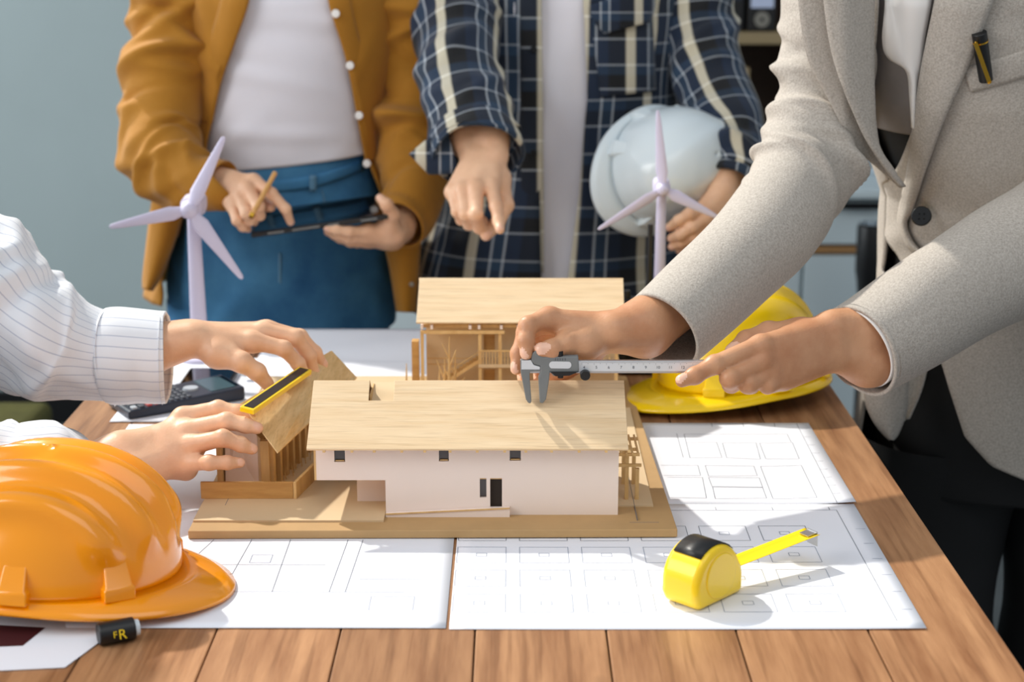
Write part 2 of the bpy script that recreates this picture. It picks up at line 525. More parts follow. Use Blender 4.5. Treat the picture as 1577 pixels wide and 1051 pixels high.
Z8 = (960, 620, 2.439)
plan = [zm(p, *Z8) for p in (
    [(200, 118), (225, 208)], [(228, 120), (615, 120), (630, 150)], [(228, 120), (250, 209), (370, 207), (350, 150), (235, 152)],
    [(372, 153), (498, 152), (515, 213), (388, 208), (372, 153)], [(512, 154), (635, 152), (660, 213), (535, 212), (512, 154)],
    [(650, 80), (805, 388)], [(140, 237), (280, 237), (290, 275), (150, 275)], [(307, 237), (490, 239), (503, 275), (320, 277), (307, 237)],
    [(515, 240), (668, 238), (727, 360), (562, 362), (515, 240)], [(165, 282), (297, 282), (312, 360), (170, 358)],
    [(320, 282), (510, 283), (523, 318), (333, 316), (320, 282)], [(335, 318), (523, 320), (538, 360), (345, 362), (335, 318)])]
ticks = [zm([(660 + k * 15.5, 100 + k * 31), (690 + k * 15.5, 100 + k * 31)], *Z8) for k in range(0, 9)] + [zm([(330 + 118 * k, 78), (334 + 118 * k, 92)], *Z8) for k in range(3)]
paper('white plan sheet with room outlines between model and right table edge', -0.05, 0.3675, 1.634, 1.921, plan + ticks, curl=lambda u, v: 0.004 * max(0, u - .8) ** 2 * 20 * (1 - v))
cols = [0.216 + k * 0.0615 for k in range(-4, 2)]
ln, so = [], []
for x in cols:
    for y in (1.549, 1.492, 1.434, 1.376):
        (ln if y > 1.54 else so).append(rect(x - .024, y - .02, x + .024, y + .02))
        so.append(rect(x - .005, y - .004, x + .005, y + .004))
ln += [[(0.343, 1.335), (0.343, 1.615), (0.0, 1.615)]] + [[(0.216 + .06 * k, 1.615), (0.216 + .06 * k, 1.624)] for k in range(-1, 3)]
so += [[(0.352 - .0, 1.36 + .04 * k), (0.362, 1.36 + .04 * k)] for k in range(6)]
paper('white plan sheet with square grid under the yellow tape measure', -0.0555, 0.3655, 1.32, 1.634, ln, so, curl=lambda u, v: 0.004 * max(0, u - .86) * (1 - v))
l3 = [[(-.345 + .0, 1.335), (-.30, 1.53)], [(-.267, 1.44), (-.262, 1.53)], [(-.223, 1.40), (-.223, 1.53)], [(-.17, 1.40), (-.165, 1.53)], [(-.155, 1.40), (-.15, 1.53)], [(-.30, 1.465), (-.18, 1.465)]]
s3 = [rect(-.255, 1.47, -.235, 1.49), [(-.145, 1.43), (-.07, 1.43)], rect(-.13, 1.36, -.09, 1.39), [(-.30, 1.40), (-.1, 1.40)]]
paper('white plan sheet at front beside the orange hard hat', -0.478, -0.0585, 1.322, 1.62, l3, s3)
paper('white plan sheet under the hand and model at left', -0.473, -0.058, 1.60, 1.915, [[(-.455, 1.62), (-.455, 1.9)], [(-.40, 1.72), (-.35, 1.9)]], [rect(-.44, 1.7, -.41, 1.75)], z=0.0004)
paper('white sheet under calculator and wind turbine', -0.50, -0.08, 1.925, 2.225, [], [rect(-.45, 2.0, -.3, 2.1), rect(-.28, 2.0, -.15, 2.1)], z=0.0005)
paper('white sheet curling at the far table end behind the model', -0.36, 0.06, 2.105, 2.37, [], [rect(-.3, 2.1, -.1, 2.2)], z=0.0025, curl=lambda u, v: 0.02 * max(0, v - .55) ** 2)

# ------------------------------------------------------------------ the house model
BZ = T + 0.0105
hm = thing('house_model', (-0.08, 1.85, T), 'balsa wood architectural house model on a flat baseboard', 'model')
g = G(); g.add([(-.326, 1.531, BZ), (.167, 1.536, BZ), (.154, 2.10, BZ), (-.33, 2.10, BZ)] + [(-.326, 1.531, T + .002), (.167, 1.536, T + .002), (.154, 2.10, T + .002), (-.33, 2.10, T + .002)],
        [(0, 1, 2, 3), (7, 6, 5, 4), (0, 4, 5, 1), (1, 5, 6, 2), (2, 6, 7, 3), (3, 7, 4, 0)])
bev(g.build('base_board', M['mdf'], hm), .0008)
PZ = BZ + .002
g = G(); g.prism([(-.3255, 1.556, BZ), (-.131, 1.556, BZ), (-.131, 2.09, BZ), (-.3255, 2.09, BZ)], (0, 0, .002)); g.build('forecourt_plate', M['card2'], hm)
g = G(); g.span((-.3, 1.6, PZ), (-.3004, 1.95, PZ + .0002)); g.span((-.31, 1.72, PZ), (-.24, 1.7204, PZ + .0002)); g.build('pencil_line', M['ink'], hm)
g = G(); g.span((.105, 1.6, BZ), (.148, 1.95, BZ + .0015)); g.build('side_plate', M['card2'], hm)
g = G(); g.span((.128, 1.56, BZ), (.1284, 1.95, BZ + .0018)); g.span((.12, 1.555, BZ), (.15, 1.5554, BZ + .0002)); g.build('pencil_line', M['ink'], hm)

def wall_xz(name, x0, x1, z0, z1, Y, t, holes, m, parent, skip=None):
    """card wall in the xz plane with real openings"""
    xs = sorted({x0, x1, *[h[0] for h in holes], *[h[1] for h in holes], *([skip[0], skip[1]] if skip else [])})
    zs = sorted({z0, z1, *[h[2] for h in holes], *[h[3] for h in holes], *([skip[2], skip[3]] if skip else [])})
    bad = list(holes) + ([skip] if skip else [])
    def solid_cell(i, k):
        if i < 0 or k < 0 or i >= len(xs) - 1 or k >= len(zs) - 1: return False
        mx, mz = (xs[i] + xs[i + 1]) / 2, (zs[k] + zs[k + 1]) / 2
        return not any(h[0] < mx < h[1] and h[2] < mz < h[3] for h in bad)
    g = G()
    for i in range(len(xs) - 1):
        for k in range(len(zs) - 1):
            if not solid_cell(i, k): continue
            a, b, c, d = xs[i], xs[i + 1], zs[k], zs[k + 1]
            g.quad((a, Y, c), (b, Y, c), (b, Y, d), (a, Y, d))
            g.quad((a, Y + t, c), (a, Y + t, d), (b, Y + t, d), (b, Y + t, c))
            if not solid_cell(i - 1, k): g.quad((a, Y, c), (a, Y, d), (a, Y + t, d), (a, Y + t, c))
            if not solid_cell(i + 1, k): g.quad((b, Y, c), (b, Y + t, c), (b, Y + t, d), (b, Y, d))
            if not solid_cell(i, k - 1): g.quad((a, Y, c), (a, Y + t, c), (b, Y + t, c), (b, Y, c))
            if not solid_cell(i, k + 1): g.quad((a, Y, d), (b, Y, d), (b, Y + t, d), (a, Y + t, d))
    o = mesh_obj(name, g.v, g.f, m, parent)
    bm = bmesh.new(); bm.from_mesh(o.data); bmesh.ops.remove_doubles(bm, verts=bm.verts, dist=1e-6); bm.to_mesh(o.data); bm.free()
    return o

WY = 1.577
def pxh(x0, x1, y0, y1):
    a, b = at(x0, y1, WY), at(x1, y0, WY)
    return (a[0], b[0], a[2], b[2])
wx0, wxm, wx1 = at(487, 720, WY)[0], at(594, 770, WY)[0], at(952, 760, WY)[0]
wz1 = at(700, 689, WY)[2]; wzo = at(540, 740, WY)[2]
holes = [pxh(515, 531, 694, 712), pxh(676, 691, 692, 711), pxh(785, 802, 691, 710), pxh(739, 749, 737, 767), pxh(755, 773, 737, 782)]
wf = wall_xz('front_wall', wx0, wx1, BZ, wz1, WY, .003, holes, M['card'], hm, skip=(wx0, wxm, BZ, wzo))
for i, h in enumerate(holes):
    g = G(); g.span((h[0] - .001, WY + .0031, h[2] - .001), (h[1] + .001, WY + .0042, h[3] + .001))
    g.build('door_shade_slab' if i == 4 else 'window_pane', M['dark'] if i == 4 else M['smoked'], wf)  # doorway backed by a dark slab, interior shade put into its colour
for h in holes[:3]:
    g = G(); g.span((h[0] + .001, WY + .001, h[2] + .0005), (h[1] - .001, WY + .0028, h[2] + .0015)); g.build('window_sill', M['strip'], wf)
HD = 1.70
g = G(); g.span((wx0, WY + .003, wzo), (wx0 + .003, HD, wz1)); g.prism([(wx0, WY, wz1), (wx0, HD, wz1), (wx0, 1.632, .884)], (.003, 0, 0)); g.build('gable_wall', M['strip'], hm)
g = G(); g.span((wx0 - .0022, WY, wzo), (wx0, WY + .004, wz1)); g.build('edge_strip', M['strip'], hm)
g = G(); g.span((wx1 - .003, WY + .003, BZ), (wx1, HD, wz1)); g.prism([(wx1, WY, wz1), (wx1, HD, wz1), (wx1, 1.632, .884)], (-.003, 0, 0)); g.build('gable_wall', M['card'], hm)
g = G(); g.span((wx0, HD - .003, BZ), (wx1, HD, wz1)); g.build('back_wall', M['card'], hm)
g = G(); g.span((wx0, WY + .003, wzo), (wx1, HD, wzo + .003)); g.build('floor_slab', M['strip'], hm)
px0 = at(550, 760, 1.612)[0]
g = G(); g.span((px0, 1.612, BZ), (wxm + .003, 1.615, wzo)); g.build('recessed_wall', M['card'], hm)
g = G(); g.span((px0, 1.615, BZ), (px0 + .003, HD, wzo)); g.span((wxm, WY + .003, BZ), (wxm + .003, 1.612, wzo)); g.build('recessed_side_wall', M['card2'], hm)
g = G(); g.span((wx0 + .02, 1.66, BZ + .014), (px0, 1.664, wzo - .001)); g.build('lintel_board', M['oak'], hm)
rp = [at(594, 803, WY - .006), at(785, 805, WY - .006), at(785, 789, WY - .006), at(594, 799, WY - .006)]
rp = [(p[0], WY - .007, z) for p, z in zip(rp, (BZ, BZ, BZ + .0095, BZ + .003))]
g = G(); g.prism(rp, (0, .0068, 0)); g.build('entrance_ramp', M['card'], hm)
g = G(); g.bar((rp[3][0], WY - .0075, rp[3][2] + .0005), (rp[2][0], WY - .0075, rp[2][2] + .0005), .0012, .0012); g.build('ramp_edge', M['strip'], hm)
# main roof
RE = dict(y=1.560, z=at(700, 692, 1.560)[2])
RR = dict(y=1.628, z=at(700, 586, 1.628)[2])
rx0, rx1 = at(472, 692, 1.56)[0], at(968, 692, 1.56)[0]
def roofpt(x, t, n=0.0):
    y = RE['y'] + (RR['y'] - RE['y']) * t; z = RE['z'] + (RR['z'] - RE['z']) * t
    return (x, y, z + n)
nx0, nx1 = at(569, 605, 1.62)[0], at(607, 605, 1.62)[0]
tn = .70
g = G()
pts = [roofpt(rx0, 0), roofpt(rx1, 0), roofpt(rx1 - .001, 1), roofpt(nx1, 1), roofpt(nx1, tn), roofpt(nx0, tn), roofpt(nx0, 1), roofpt(rx0 + .001, 1)]
g.prism(pts, (0, .0012, -.0022)); bev(g.build('roof_panel', M['balsa'], hm), .0004)
g = G()
bk_ = [(rx0 + .001, RR['y'] + .001, RR['z'] - .0004), (nx0, RR['y'] + .001, RR['z'] - .0004), (nx0, RR['y'] + .04, RR['z'] - .028), (nx1, RR['y'] + .04, RR['z'] - .028), (nx1, RR['y'] + .001, RR['z'] - .0004),
       (rx1 - .001, RR['y'] + .001, RR['z'] - .0004), (rx1, HD + .015, RE['z']), (rx0, HD + .015, RE['z'])]
g.prism(bk_, (0, -.001, -.002)); g.build('roof_panel', M['balsa'], hm)
g = G(); g.span((nx0 + .0005, RR['y'] - .012, RR['z'] - .034), (nx0 + .002, RR['y'] + .03, RR['z'] - .012)); g.build('roof_notch_side', M['strip'], hm)
g = G(); g.prism([roofpt(nx0, tn - .05, -.004), roofpt(nx1, tn - .05, -.004), (nx1 + .004, RR['y'] + .035, RR['z'] - .012), (nx0, RR['y'] + .035, RR['z'] - .012)], (0, 0, -.001)); g.build('roof_notch_panel', M['card2'], hm)
for i in range(13):
    x = rx0 + .02 + i * .0255 + random.uniform(-.003, .003)
    g = G(); g.span((x - .0014, 1.561, RE['z'] - .0042), (x + .0014, WY, RE['z'] - .0012)); g.build('rafter_end', M['strip'], hm)

# side pergola beside the right gable
for (x, y, h) in ((.121, 1.62, .058), (.121, 1.668, .06), (.132, 1.62, .036), (.132, 1.668, .036)):
    g = G(); g.span((x - .002, y - .002, BZ + .0015), (x + .002, y + .002, BZ + h)); g.build('pergola_post', M['strip'], hm)
for (x0, x1, y, z) in ((.1105, .134, 1.6175, .052), (.1105, .136, 1.6178, .040), (.1105, .136, 1.67, .052), (.1105, .136, 1.67, .040)):
    g = G(); g.span((x0, y - .0015, BZ + z - .0015), (x1, y + .0015, BZ + z + .0015)); g.build('pergola_beam', M['strip'], hm)
for k in range(4):
    x = .114 + k * .006
    g = G(); g.span((x - .001, 1.612, BZ + .0535), (x + .001, 1.675, BZ + .0555)); g.build('pergola_rafter', M['strip'], hm)

# small slatted annex, turned about twelve degrees
D = np.array((math.sin(math.radians(12)), math.cos(math.radians(12)), 0)); Rv = np.array((D[1], -D[0], 0))
E0, E1 = np.array((-.245, 1.61, .8155)), np.array((-.1885, 1.895, .8155))
R0, R1 = np.array((-.290, 1.663, .853)), np.array((-.2165, 1.881, .853))
L0, L1 = R0 + (R0 - E0) * np.array((1, 1, -1)), R1 + (R1 - E1) * np.array((1, 1, -1))
L0[2] = L1[2] = .8155
g = G(); g.prism([E0, E1, R1, R0], (.0004, 0, .0018)); bev(g.build('annex_roof_panel', M['balsa_y'], hm), .0004)
g = G(); g.prism([R0, R1, L1, L0], (-.0004, 0, .0018)); bev(g.build('annex_roof_panel', M['balsa_y'], hm), .0004)
AY = 1.652
g = G(); g.prism([(-.3085, AY, PZ), (-.2725, AY, PZ), (-.2725, AY, .822), (-.290, AY + .004, .842), (-.3085, AY + .01, .824)], (0, .0025, 0)); g.build('annex_gable_panel', M['card'], hm)
g = G(); g.prism([(-.2722, AY - .0008, PZ), (-.269, AY - .0008, PZ), (-.269, AY - .0008, .819), (-.2722, AY - .0008, .8225)], (0, .003, 0)); g.build('annex_gable_edge', M['card2'], hm)
for (x, w_, zt) in ((-.3135, .0055, .812), (-.2645, .009, .817)):
    g = G(); g.span((x - w_ / 2, AY - .004, PZ), (x + w_ / 2, AY + .004, zt)); g.build('annex_corner_post', M['strip'], hm)
for k in range(9):
    p = np.array((-.2575, 1.656, PZ)) + D * (.0205 * k)
    zt = .8145
    g = G(); g.bar(p, (p[0], p[1], zt), .0048, .0065, up=tuple(D)); g.build('annex_slat', M['strip'], hm)
g = G(); a = np.array((-.268, 1.664, PZ)); b = a + D * .2
g.prism([a, b, (b[0], b[1], .8125), (a[0], a[1], .8125)], tuple(-Rv * .002)); g.build('annex_inner_wall', M['oak'], hm)
g = G(); a = np.array((-.313, 1.67, PZ)); b = a + D * .2
g.prism([a, b, (b[0], b[1], .8125), (a[0], a[1], .8125)], tuple(-Rv * .002)); g.build('annex_outer_wall', M['card2'], hm)
# low garden wall in front and along the annex
fr = on(300, 787, PZ); fl = on(446, 784, PZ)
g = G(); g.span((fr[0], 1.619, PZ), (fl[0], 1.6225, PZ + .0185)); bev(g.build('garden_wall', M['oak'], hm), .0004)
a = np.array((fl[0] + .0002, 1.619, PZ))
g = G(); g.prism([a, a + D * .16, a + D * .16 + (0, 0, .0185), a + (0, 0, .0185)], tuple(Rv * .0035)); bev(g.build('garden_wall', M['strip'], hm), .0004)
for k in range(14):
    p = np.array((-.2475, 1.67, PZ)) + D * (.011 * k) + Rv * random.uniform(-.004, .004)
    q = p + np.array((random.uniform(-.004, .004), random.uniform(-.004, .004), random.uniform(.008, .02)))
    g = G(); g.cyl(p, q, .0006, .0003, 5); g.build('dry_twig', M['strip'], hm)

# rear house
qx0, qx1 = at(641, 497, 1.952)[0], at(962, 497, 1.952)[0]
ez, rz = at(800, 497, 1.952)[2], at(800, 429, 2.02)[2]
g = G(); g.prism([(qx0, 1.952, ez), (qx1, 1.952, ez), (qx1 + .002, 2.02, rz), (qx0 + .001, 2.02, rz + .001)], (0, .001, -.002)); bev(g.build('rear_roof_panel', M['balsa'], hm), .0004)
g = G(); g.prism([(qx0, 2.022, rz), (qx1 + .002, 2.022, rz), (qx1, 2.09, ez), (qx0, 2.09, ez)], (0, -.001, -.002)); g.build('rear_roof_panel', M['balsa'], hm)
RW = 1.99
hl = [(at(745, 530, RW)[0], at(762, 530, RW)[0], at(750, 541, RW)[2], at(750, 515, RW)[2]), (at(745, 575, RW)[0], at(762, 575, RW)[0], BZ + .001, at(750, 569, RW)[2])]
wr = wall_xz('rear_front_wall', qx0 + .01, qx1 - .008, BZ, ez + .02, RW, .003, hl, M['card2'], hm)
for h in hl:
    g = G(); g.span((h[0] - .001, RW + .0031, h[2]), (h[1] + .001, RW + .0045, h[3])); g.build('rear_doorway', M['oak'], wr)
for py in (552, 561):
    z = at(690, py, RW)[2]
    g = G(); g.span((qx0 + .011, RW - .0006, z - .0005), (at(733, py, RW)[0], RW, z + .0005)); g.build('wall_seam_strip', M['strip'], wr)
for s_ in (qx0 + .01, qx1 - .011):
    g = G(); g.span((s_, RW + .003, BZ), (s_ + .003, 2.085, ez)); g.prism([(s_, RW, ez), (s_, 2.085, ez), (s_, 2.02, rz - .004)], (.003, 0, 0)); g.build('rear_gable_wall', M['card2'], hm)
g = G(); g.span((qx0 + .01, 2.082, BZ), (qx1 - .008, 2.085, ez)); g.build('rear_back_wall', M['card2'], hm)
VY = 1.958
def vp(px, py, Y=VY): return at(px, py, Y)
for px in (650, 739, 770, 826, 900, 950):
    p = vp(px, 510); g = G(); g.span((p[0] - .002, VY - .002, BZ), (p[0] + .002, VY + .002, p[2])); g.build('veranda_post', M['strip'], hm)
for (x0, x1, y_) in ((648, 777, 511), (650, 958, 503)):
    a, b = vp(x0, y_), vp(x1, y_); Yb = VY - .002 if y_ == 511 else VY + .004
    g = G(); g.span((a[0], Yb - .002, a[2] - .002), (b[0], Yb + .002, a[2] + .002)); g.build('veranda_beam', M['strip'], hm)
for px in (650, 665, 724, 738, 772, 798, 850, 905, 950):
    p = vp(px, 505); g = G(); g.span((p[0] - .0016, VY - .004, p[2] - .001), (p[0] + .0016, RW, p[2] + .004)); g.build('veranda_rafter', M['card'], hm)
a, b = vp(737, 563), vp(955, 563)
g = G(); g.span((a[0], VY - .004, a[2] - .002), (b[0], RW, a[2] + .002)); g.build('balcony_slab', M['card2'], hm)
zb, zt = a[2] + .002, vp(740, 540)[2]
g = G(); g.span((a[0], VY - .003, zt - .001), (b[0], VY - .001, zt + .001)); g.build('balcony_rail', M['strip'], hm)
for k in range(46):
    x = a[0] + .002 + k * (b[0] - a[0] - .004) / 45
    if k > 22 and k % 2: continue
    g = G(); g.span((x - .0005, VY - .0025, zb), (x + .0005, VY - .0015, zt)); g.build('baluster', M['strip'], hm)
# stair up to the balcony
s0, s1 = vp(682, 592, VY + .008), vp(738, 556, VY + .008)
for dy in (0, .014):
    g = G(); g.bar(s0 + (0, dy, 0), s1 + (0, dy, 0), .0014, .004); g.build('stair_stringer', M['strip'], hm)
for k in range(11):
    p = s0 + (s1 - s0) * ((k + .5) / 11) + np.array((0, 0, .0035))
    g = G(); g.span(p + (-.0026, 0, -.0005), p + (.0026, .014, .0006)); g.build('stair_tread', M['oak'], hm)
g = G(); g.bar(s0 + (0, 0, .012), s1 + (0, 0, .012), .001, .001); g.build('stair_handrail', M['strip'], hm)
# chimney like side box and bare stick trees in the courtyard
a, b = at(635, 585, 1.97), at(645, 525, 1.97)
g = G(); g.span((a[0], 1.965, BZ), (b[0], 1.98, b[2])); g.build('side_box', M['oak'], hm)
for (px, Y, tp, segs) in ((691, 1.93, 519, 4), (700, 1.935, 540, 2), (684, 1.94, 553, 2), (625, 1.90, 560, 1), (676, 1.93, 566, 1)):
    base = at(px, 600, Y); base[2] = BZ; top = at(px + 1, tp, Y)
    tr = G(); tr.cyl(base, base + (top - base) * .6, .0022, .0016, 7); tr.cyl(base + (top - base) * .59, top, .0016, .0004, 7)
    tro = tr.build('stick_tree', M['strip'], hm, smooth=True)
    for k in range(segs):
        t = .35 + .5 * k / max(1, segs)
        p = base + (top - base) * t
        q = p + np.array(((-1) ** k * random.uniform(.008, .014), random.uniform(-.004, .004), random.uniform(.014, .026)))
        g = G(); g.cyl(p, q, .0012, .0004, 6); g.build('twig', M['strip'], tro, smooth=True)

# ------------------------------------------------------------------ yellow level bar held along the annex ridge
a, b = on(380, 633, .8565), on(470, 571, .8565)
lv = thing('level_bar', (a + b) / 2, 'yellow ruler bar with black face held on the annex roof', 'ruler')
dr = Vector(b - a).normalized(); nrm = Vector((E0 - R0)).cross(Vector(R1 - R0)).normalized()
if nrm.z < 0: nrm = -nrm
nrm = (nrm * .35 + Vector((0, -.1, 1))).normalized(); sd = dr.cross(nrm).normalized(); nrm = sd.cross(dr)
Rm = Matrix((dr, sd, nrm)).transposed()
L_ = (Vector(b) - Vector(a)).length
g = G(); g.box((a + b) / 2, (L_, .0165, .006), Rm); bev(g.build('body', M['ylw'], lv), .0012)
g = G(); g.box(Vector((a + b) / 2) + nrm * .0031, (L_ - .007, .0105, .0008), Rm); g.build('black_face', M['black'], lv)

# ------------------------------------------------------------------ hard hats
def hard_hat(name, label, loc, rot, m, ribs='long', sc=1.0, brim=0.062, group='hard hats', hs=1.0):
    """x is the front of the hat, z up; origin at the centre of the rim"""
    th = thing(name, loc, label, 'hard hat', group, rot)
    A, B, H = .130 * sc, .107 * sc, .142 * sc * hs
    nu, nv = 120, 40
    V = []
    for j in range(nv + 1):
        t = j / nv
        ph = t * math.pi / 2
        cr_, sr_ = max(math.cos(ph), 1e-4) ** .80, math.sin(ph) ** .92
        for i in range(nu):
            th_ = 2 * math.pi * i / nu
            x, y, z = A * cr_ * math.cos(th_), B * cr_ * math.sin(th_), H * sr_
            k = 0.0
            up = max(0.0, min(1.0, (z / H - (.30 if ribs != 'long' else .22)) / .25))
            up = up * up * (3 - 2 * up)
            if ribs == 'long':           # five rounded ridges running front to back
                yy = y / (B * .90)
                if abs(yy) < 1.0:
                    fr_ = max(0.0, min(1.0, (1.10 - abs(x) / A) * 3.5))
                    k = .0135 * sc * (0.5 - 0.5 * math.cos(2 * math.pi * (yy * 2.5 + .5))) * up * fr_ * min(1, (1 - abs(yy)) * 6)
            elif ribs == 'crest':        # one broad crest with a groove each side
                yy = y / B
                k = .009 * sc * math.exp(-(yy / .20) ** 4) * up
                k -= .003 * sc * math.exp(-((abs(yy) - .36) / .08) ** 2) * up
            else:
                yy = y / B
                k = .007 * sc * math.exp(-(yy / .42) ** 6) * up
            n = Vector((x / A ** 2, y / B ** 2, z / H ** 2)).normalized()
            V.append((x + n.x * k, y + n.y * k, z + n.z * k))
    o = mesh_obj('shell', V, grid_faces(nu and nv + 1, nu, True), m, th, smooth=True, local=True)
    solid(o, .0025, -1)
    # rim and visor: one flared ring
    prof = [(0.0, .002), (.35, .000), (.75, -.004), (1.0, -.0075), (1.02, -.0105), (.9, -.0105), (.5, -.006), (0.0, -.003)]
    V = []
    for (u, dz) in prof:
        for i in range(nu):
            a_ = 2 * math.pi * i / nu
            f_ = max(0.0, math.cos(a_)) ** 1.9
            w_ = (.010 + brim * f_) * sc
            drop = 1 + 0.5 * f_
            x, y = A * math.cos(a_), B * math.sin(a_)
            nx, ny = math.cos(a_), math.sin(a_) * (1 - .35 * f_)
            V.append((x + nx * w_ * u, y + ny * w_ * u, dz * drop * sc))
    n = len(prof)
    o = mesh_obj('visor', V, [tuple(r) for r in grid_faces(n, nu, True)] + [((n - 1) * nu + i, (n - 1) * nu + (i + 1) % nu, (i + 1) % nu, i) for i in range(nu)], m, th, smooth=True, local=True)
    # accessory slots: raised lugs, two each side and one at the back
    for a_ in [math.radians(q) for q in (44, 88, -44, -88, 140, -140)]:
        p = Vector((A * math.cos(a_) * 1.005, B * math.sin(a_) * 1.005, .0 * sc))
        out = Vector((math.cos(a_) / A, math.sin(a_) / B, 0)).normalized()
        tn_ = Vector((-out.y, out.x, 0))
        g = G()
        hw, d, h = .0155 * sc, .0105 * sc, .036 * sc
        prof_ = []
        for (w_, dd, zz) in ((1.0, 1.0, .000), (1.0, 1.0, .012 * sc), (.86, .9, .014 * sc), (.72, .55, h)):
            prof_.append([p + tn_ * (-hw * w_) - out * .010 + Vector((0, 0, zz)), p + tn_ * (-hw * w_) + out * (d * dd - .35 * zz * zz / h / 1.2) + Vector((0, 0, zz)),
                          p + tn_ * (hw * w_) + out * (d * dd - .35 * zz * zz / h / 1.2) + Vector((0, 0, zz)), p + tn_ * (hw * w_) - out * .010 + Vector((0, 0, zz))])
        vv = [q for r in prof_ for q in r]
        ff = grid_faces(4, 4, True) + [(0, 1, 2, 3), (12, 13, 14, 15)]
        g.add(vv, ff)
        bev(g.build('slot_lug', m, th, local=True, smooth=True, angle=50), .0015 * sc, 3)
    # inner harness band
    V = []
    for z in (.004, .028):
        for i in range(48):
            a_ = 2 * math.pi * i / 48
            V.append(((A - .016) * math.cos(a_), (B - .016) * math.sin(a_), z))
    o = mesh_obj('head_band', V, grid_faces(2, 48, True), M['black'], th, smooth=True, local=True)
    solid(o, .0015)
    return th

hard_hat('hard_hat', 'glossy orange ribbed hard hat in the left foreground', (-.428, 1.414, T + .0230), Euler((math.radians(-3), math.radians(2), math.radians(-7))), M['orange'], 'long', .92, brim=.046, hs=.80)
hard_hat('hard_hat', 'yellow hard hat on the table behind the pointing hand', (.302, 2.05, T + .0235), Euler((math.radians(4), math.radians(2), math.radians(205))), M['yellow'], 'crest', .88, hs=.96)

# ------------------------------------------------------------------ tape measure
tm0 = on(1066, 942, T)
tml = thing('tape_measure', (tm0[0] + .012, tm0[1] + .03, T), 'yellow tape measure with blade pulled out lying on plans', 'tape measure')
ang = math.radians(46)
dv, nv_ = Vector((math.cos(ang), math.sin(ang), 0)), Vector((-math.sin(ang), math.cos(ang), 0))
c_ = Vector((tm0[0] + .012, tm0[1] + .03, T + .0012))
prof = []
Lh, Ht = .036, .056
for (x, z) in [(-.030, 0), (.036, 0), (.036, .020), (.034, .028)]: prof.append((x, z))
for k in range(0, 13):
    a_ = math.radians(20 + k * 14)
    prof.append((-.002 + .034 * math.cos(a_), .0225 + .033 * math.sin(a_)))
prof.append((-.036, .012))
g = G()
g.prism([c_ + dv * x + Vector((0, 0, z)) - nv_ * .021 for x, z in prof], nv_ * .042)
o = bev(g.build('case', M['ylw'], tml, smooth=True, angle=30), .006, 4)
g = G()
top = [(-.024 + .006 * k, .0225 + .0332 * math.sqrt(max(0, 1 - ((-.022 + .006 * k) / .034) ** 2))) for k in range(9)]
g.add([c_ + dv * x + Vector((0, 0, z + .0006)) + nv_ * s_ * .0155 for x, z in top for s_ in (-1, 1)], [(2 * k, 2 * k + 1, 2 * k + 3, 2 * k + 2) for k in range(8)])
o = g.build('black_grip', M['black'], tml, smooth=True, angle=60); solid(o, .0015)
for s_ in (-1, 1):
    g = G(); g.cyl(c_ + nv_ * (s_ * .0205) + Vector((0, 0, .027)), c_ + nv_ * (s_ * .0222) + Vector((0, 0, .027)), .022, .0215, 32); bev(g.build('side_disc', M['ylw'], tml, smooth=True), .0008)
b0_ = c_ + dv * .034 + Vector((0, 0, .0185)); b1_ = Vector(on(1251, 822, T + .030)); bd_ = (b1_ - b0_).normalized()
wn = bd_.cross(Vector((0, 0, 1))).normalized()
V = []
nb = 16
for k in range(nb + 1):
    p = b0_ + (b1_ - b0_) * (k / nb)
    for j in range(7):
        q = (j - 3) / 3
        V.append(p + wn * (q * .0105) + Vector((0, 0, .0022 * q * q)))
o = mesh_obj('blade', V, grid_faces(nb + 1, 7), M['tapeblade'], tml, smooth=True); solid(o, .0004)
hk = b1_ + bd_ * .0004
g = G(); g.box(hk + Vector((0, 0, -.004)), (.0008, .014, .015), Matrix((bd_, wn, bd_.cross(wn))).transposed()); g.box(hk - bd_ * .006 + Vector((0, 0, .0022)), (.012, .012, .0008), Matrix((bd_, wn, bd_.cross(wn))).transposed())
g.build('end_hook', M['steel'], tml)

# ------------------------------------------------------------------ vernier caliper
QY = 1.598
cal = thing('vernier_caliper', at(900, 565, QY), 'grey and steel vernier caliper held across the model roof ridge', 'caliper')
def zc(pts, Y=QY): return [at(780 + x / 6.183, 460 + y / 6.183, Y) for x, y in pts]
g = G(); g.prism([at(802, 555.5, QY + .001), at(1086, 555.5, QY + .001), at(1086, 575, QY + .001), at(802, 575, QY + .001)], (0, .0035, 0)); beam = g.build('beam', M['steel'], cal)
g = G(); g.prism([at(803, 556.5, QY + .0004), at(1085, 557, QY + .0004), at(1085, 572, QY + .0004), at(803, 572, QY + .0004)], (0, .0008, 0)); g.build('scale_face', M['steelw'], beam)
g = G()
for k in range(98):
    x = 896 + k * 1.9
    y1 = 562.5 if k % 10 == 0 else (561 if k % 5 == 0 else 559.5)
    a, b = at(x - .2, y1, QY + .0003), at(x + .2, 557.2, QY + .0003)
    g.quad((a[0], a[1], a[2]), (b[0], a[1], a[2]), (b[0], b[1], b[2]), (a[0], b[1], b[2]))
o = g.build('scale_marks', M['key'], beam); o['kind'] = 'stuff'
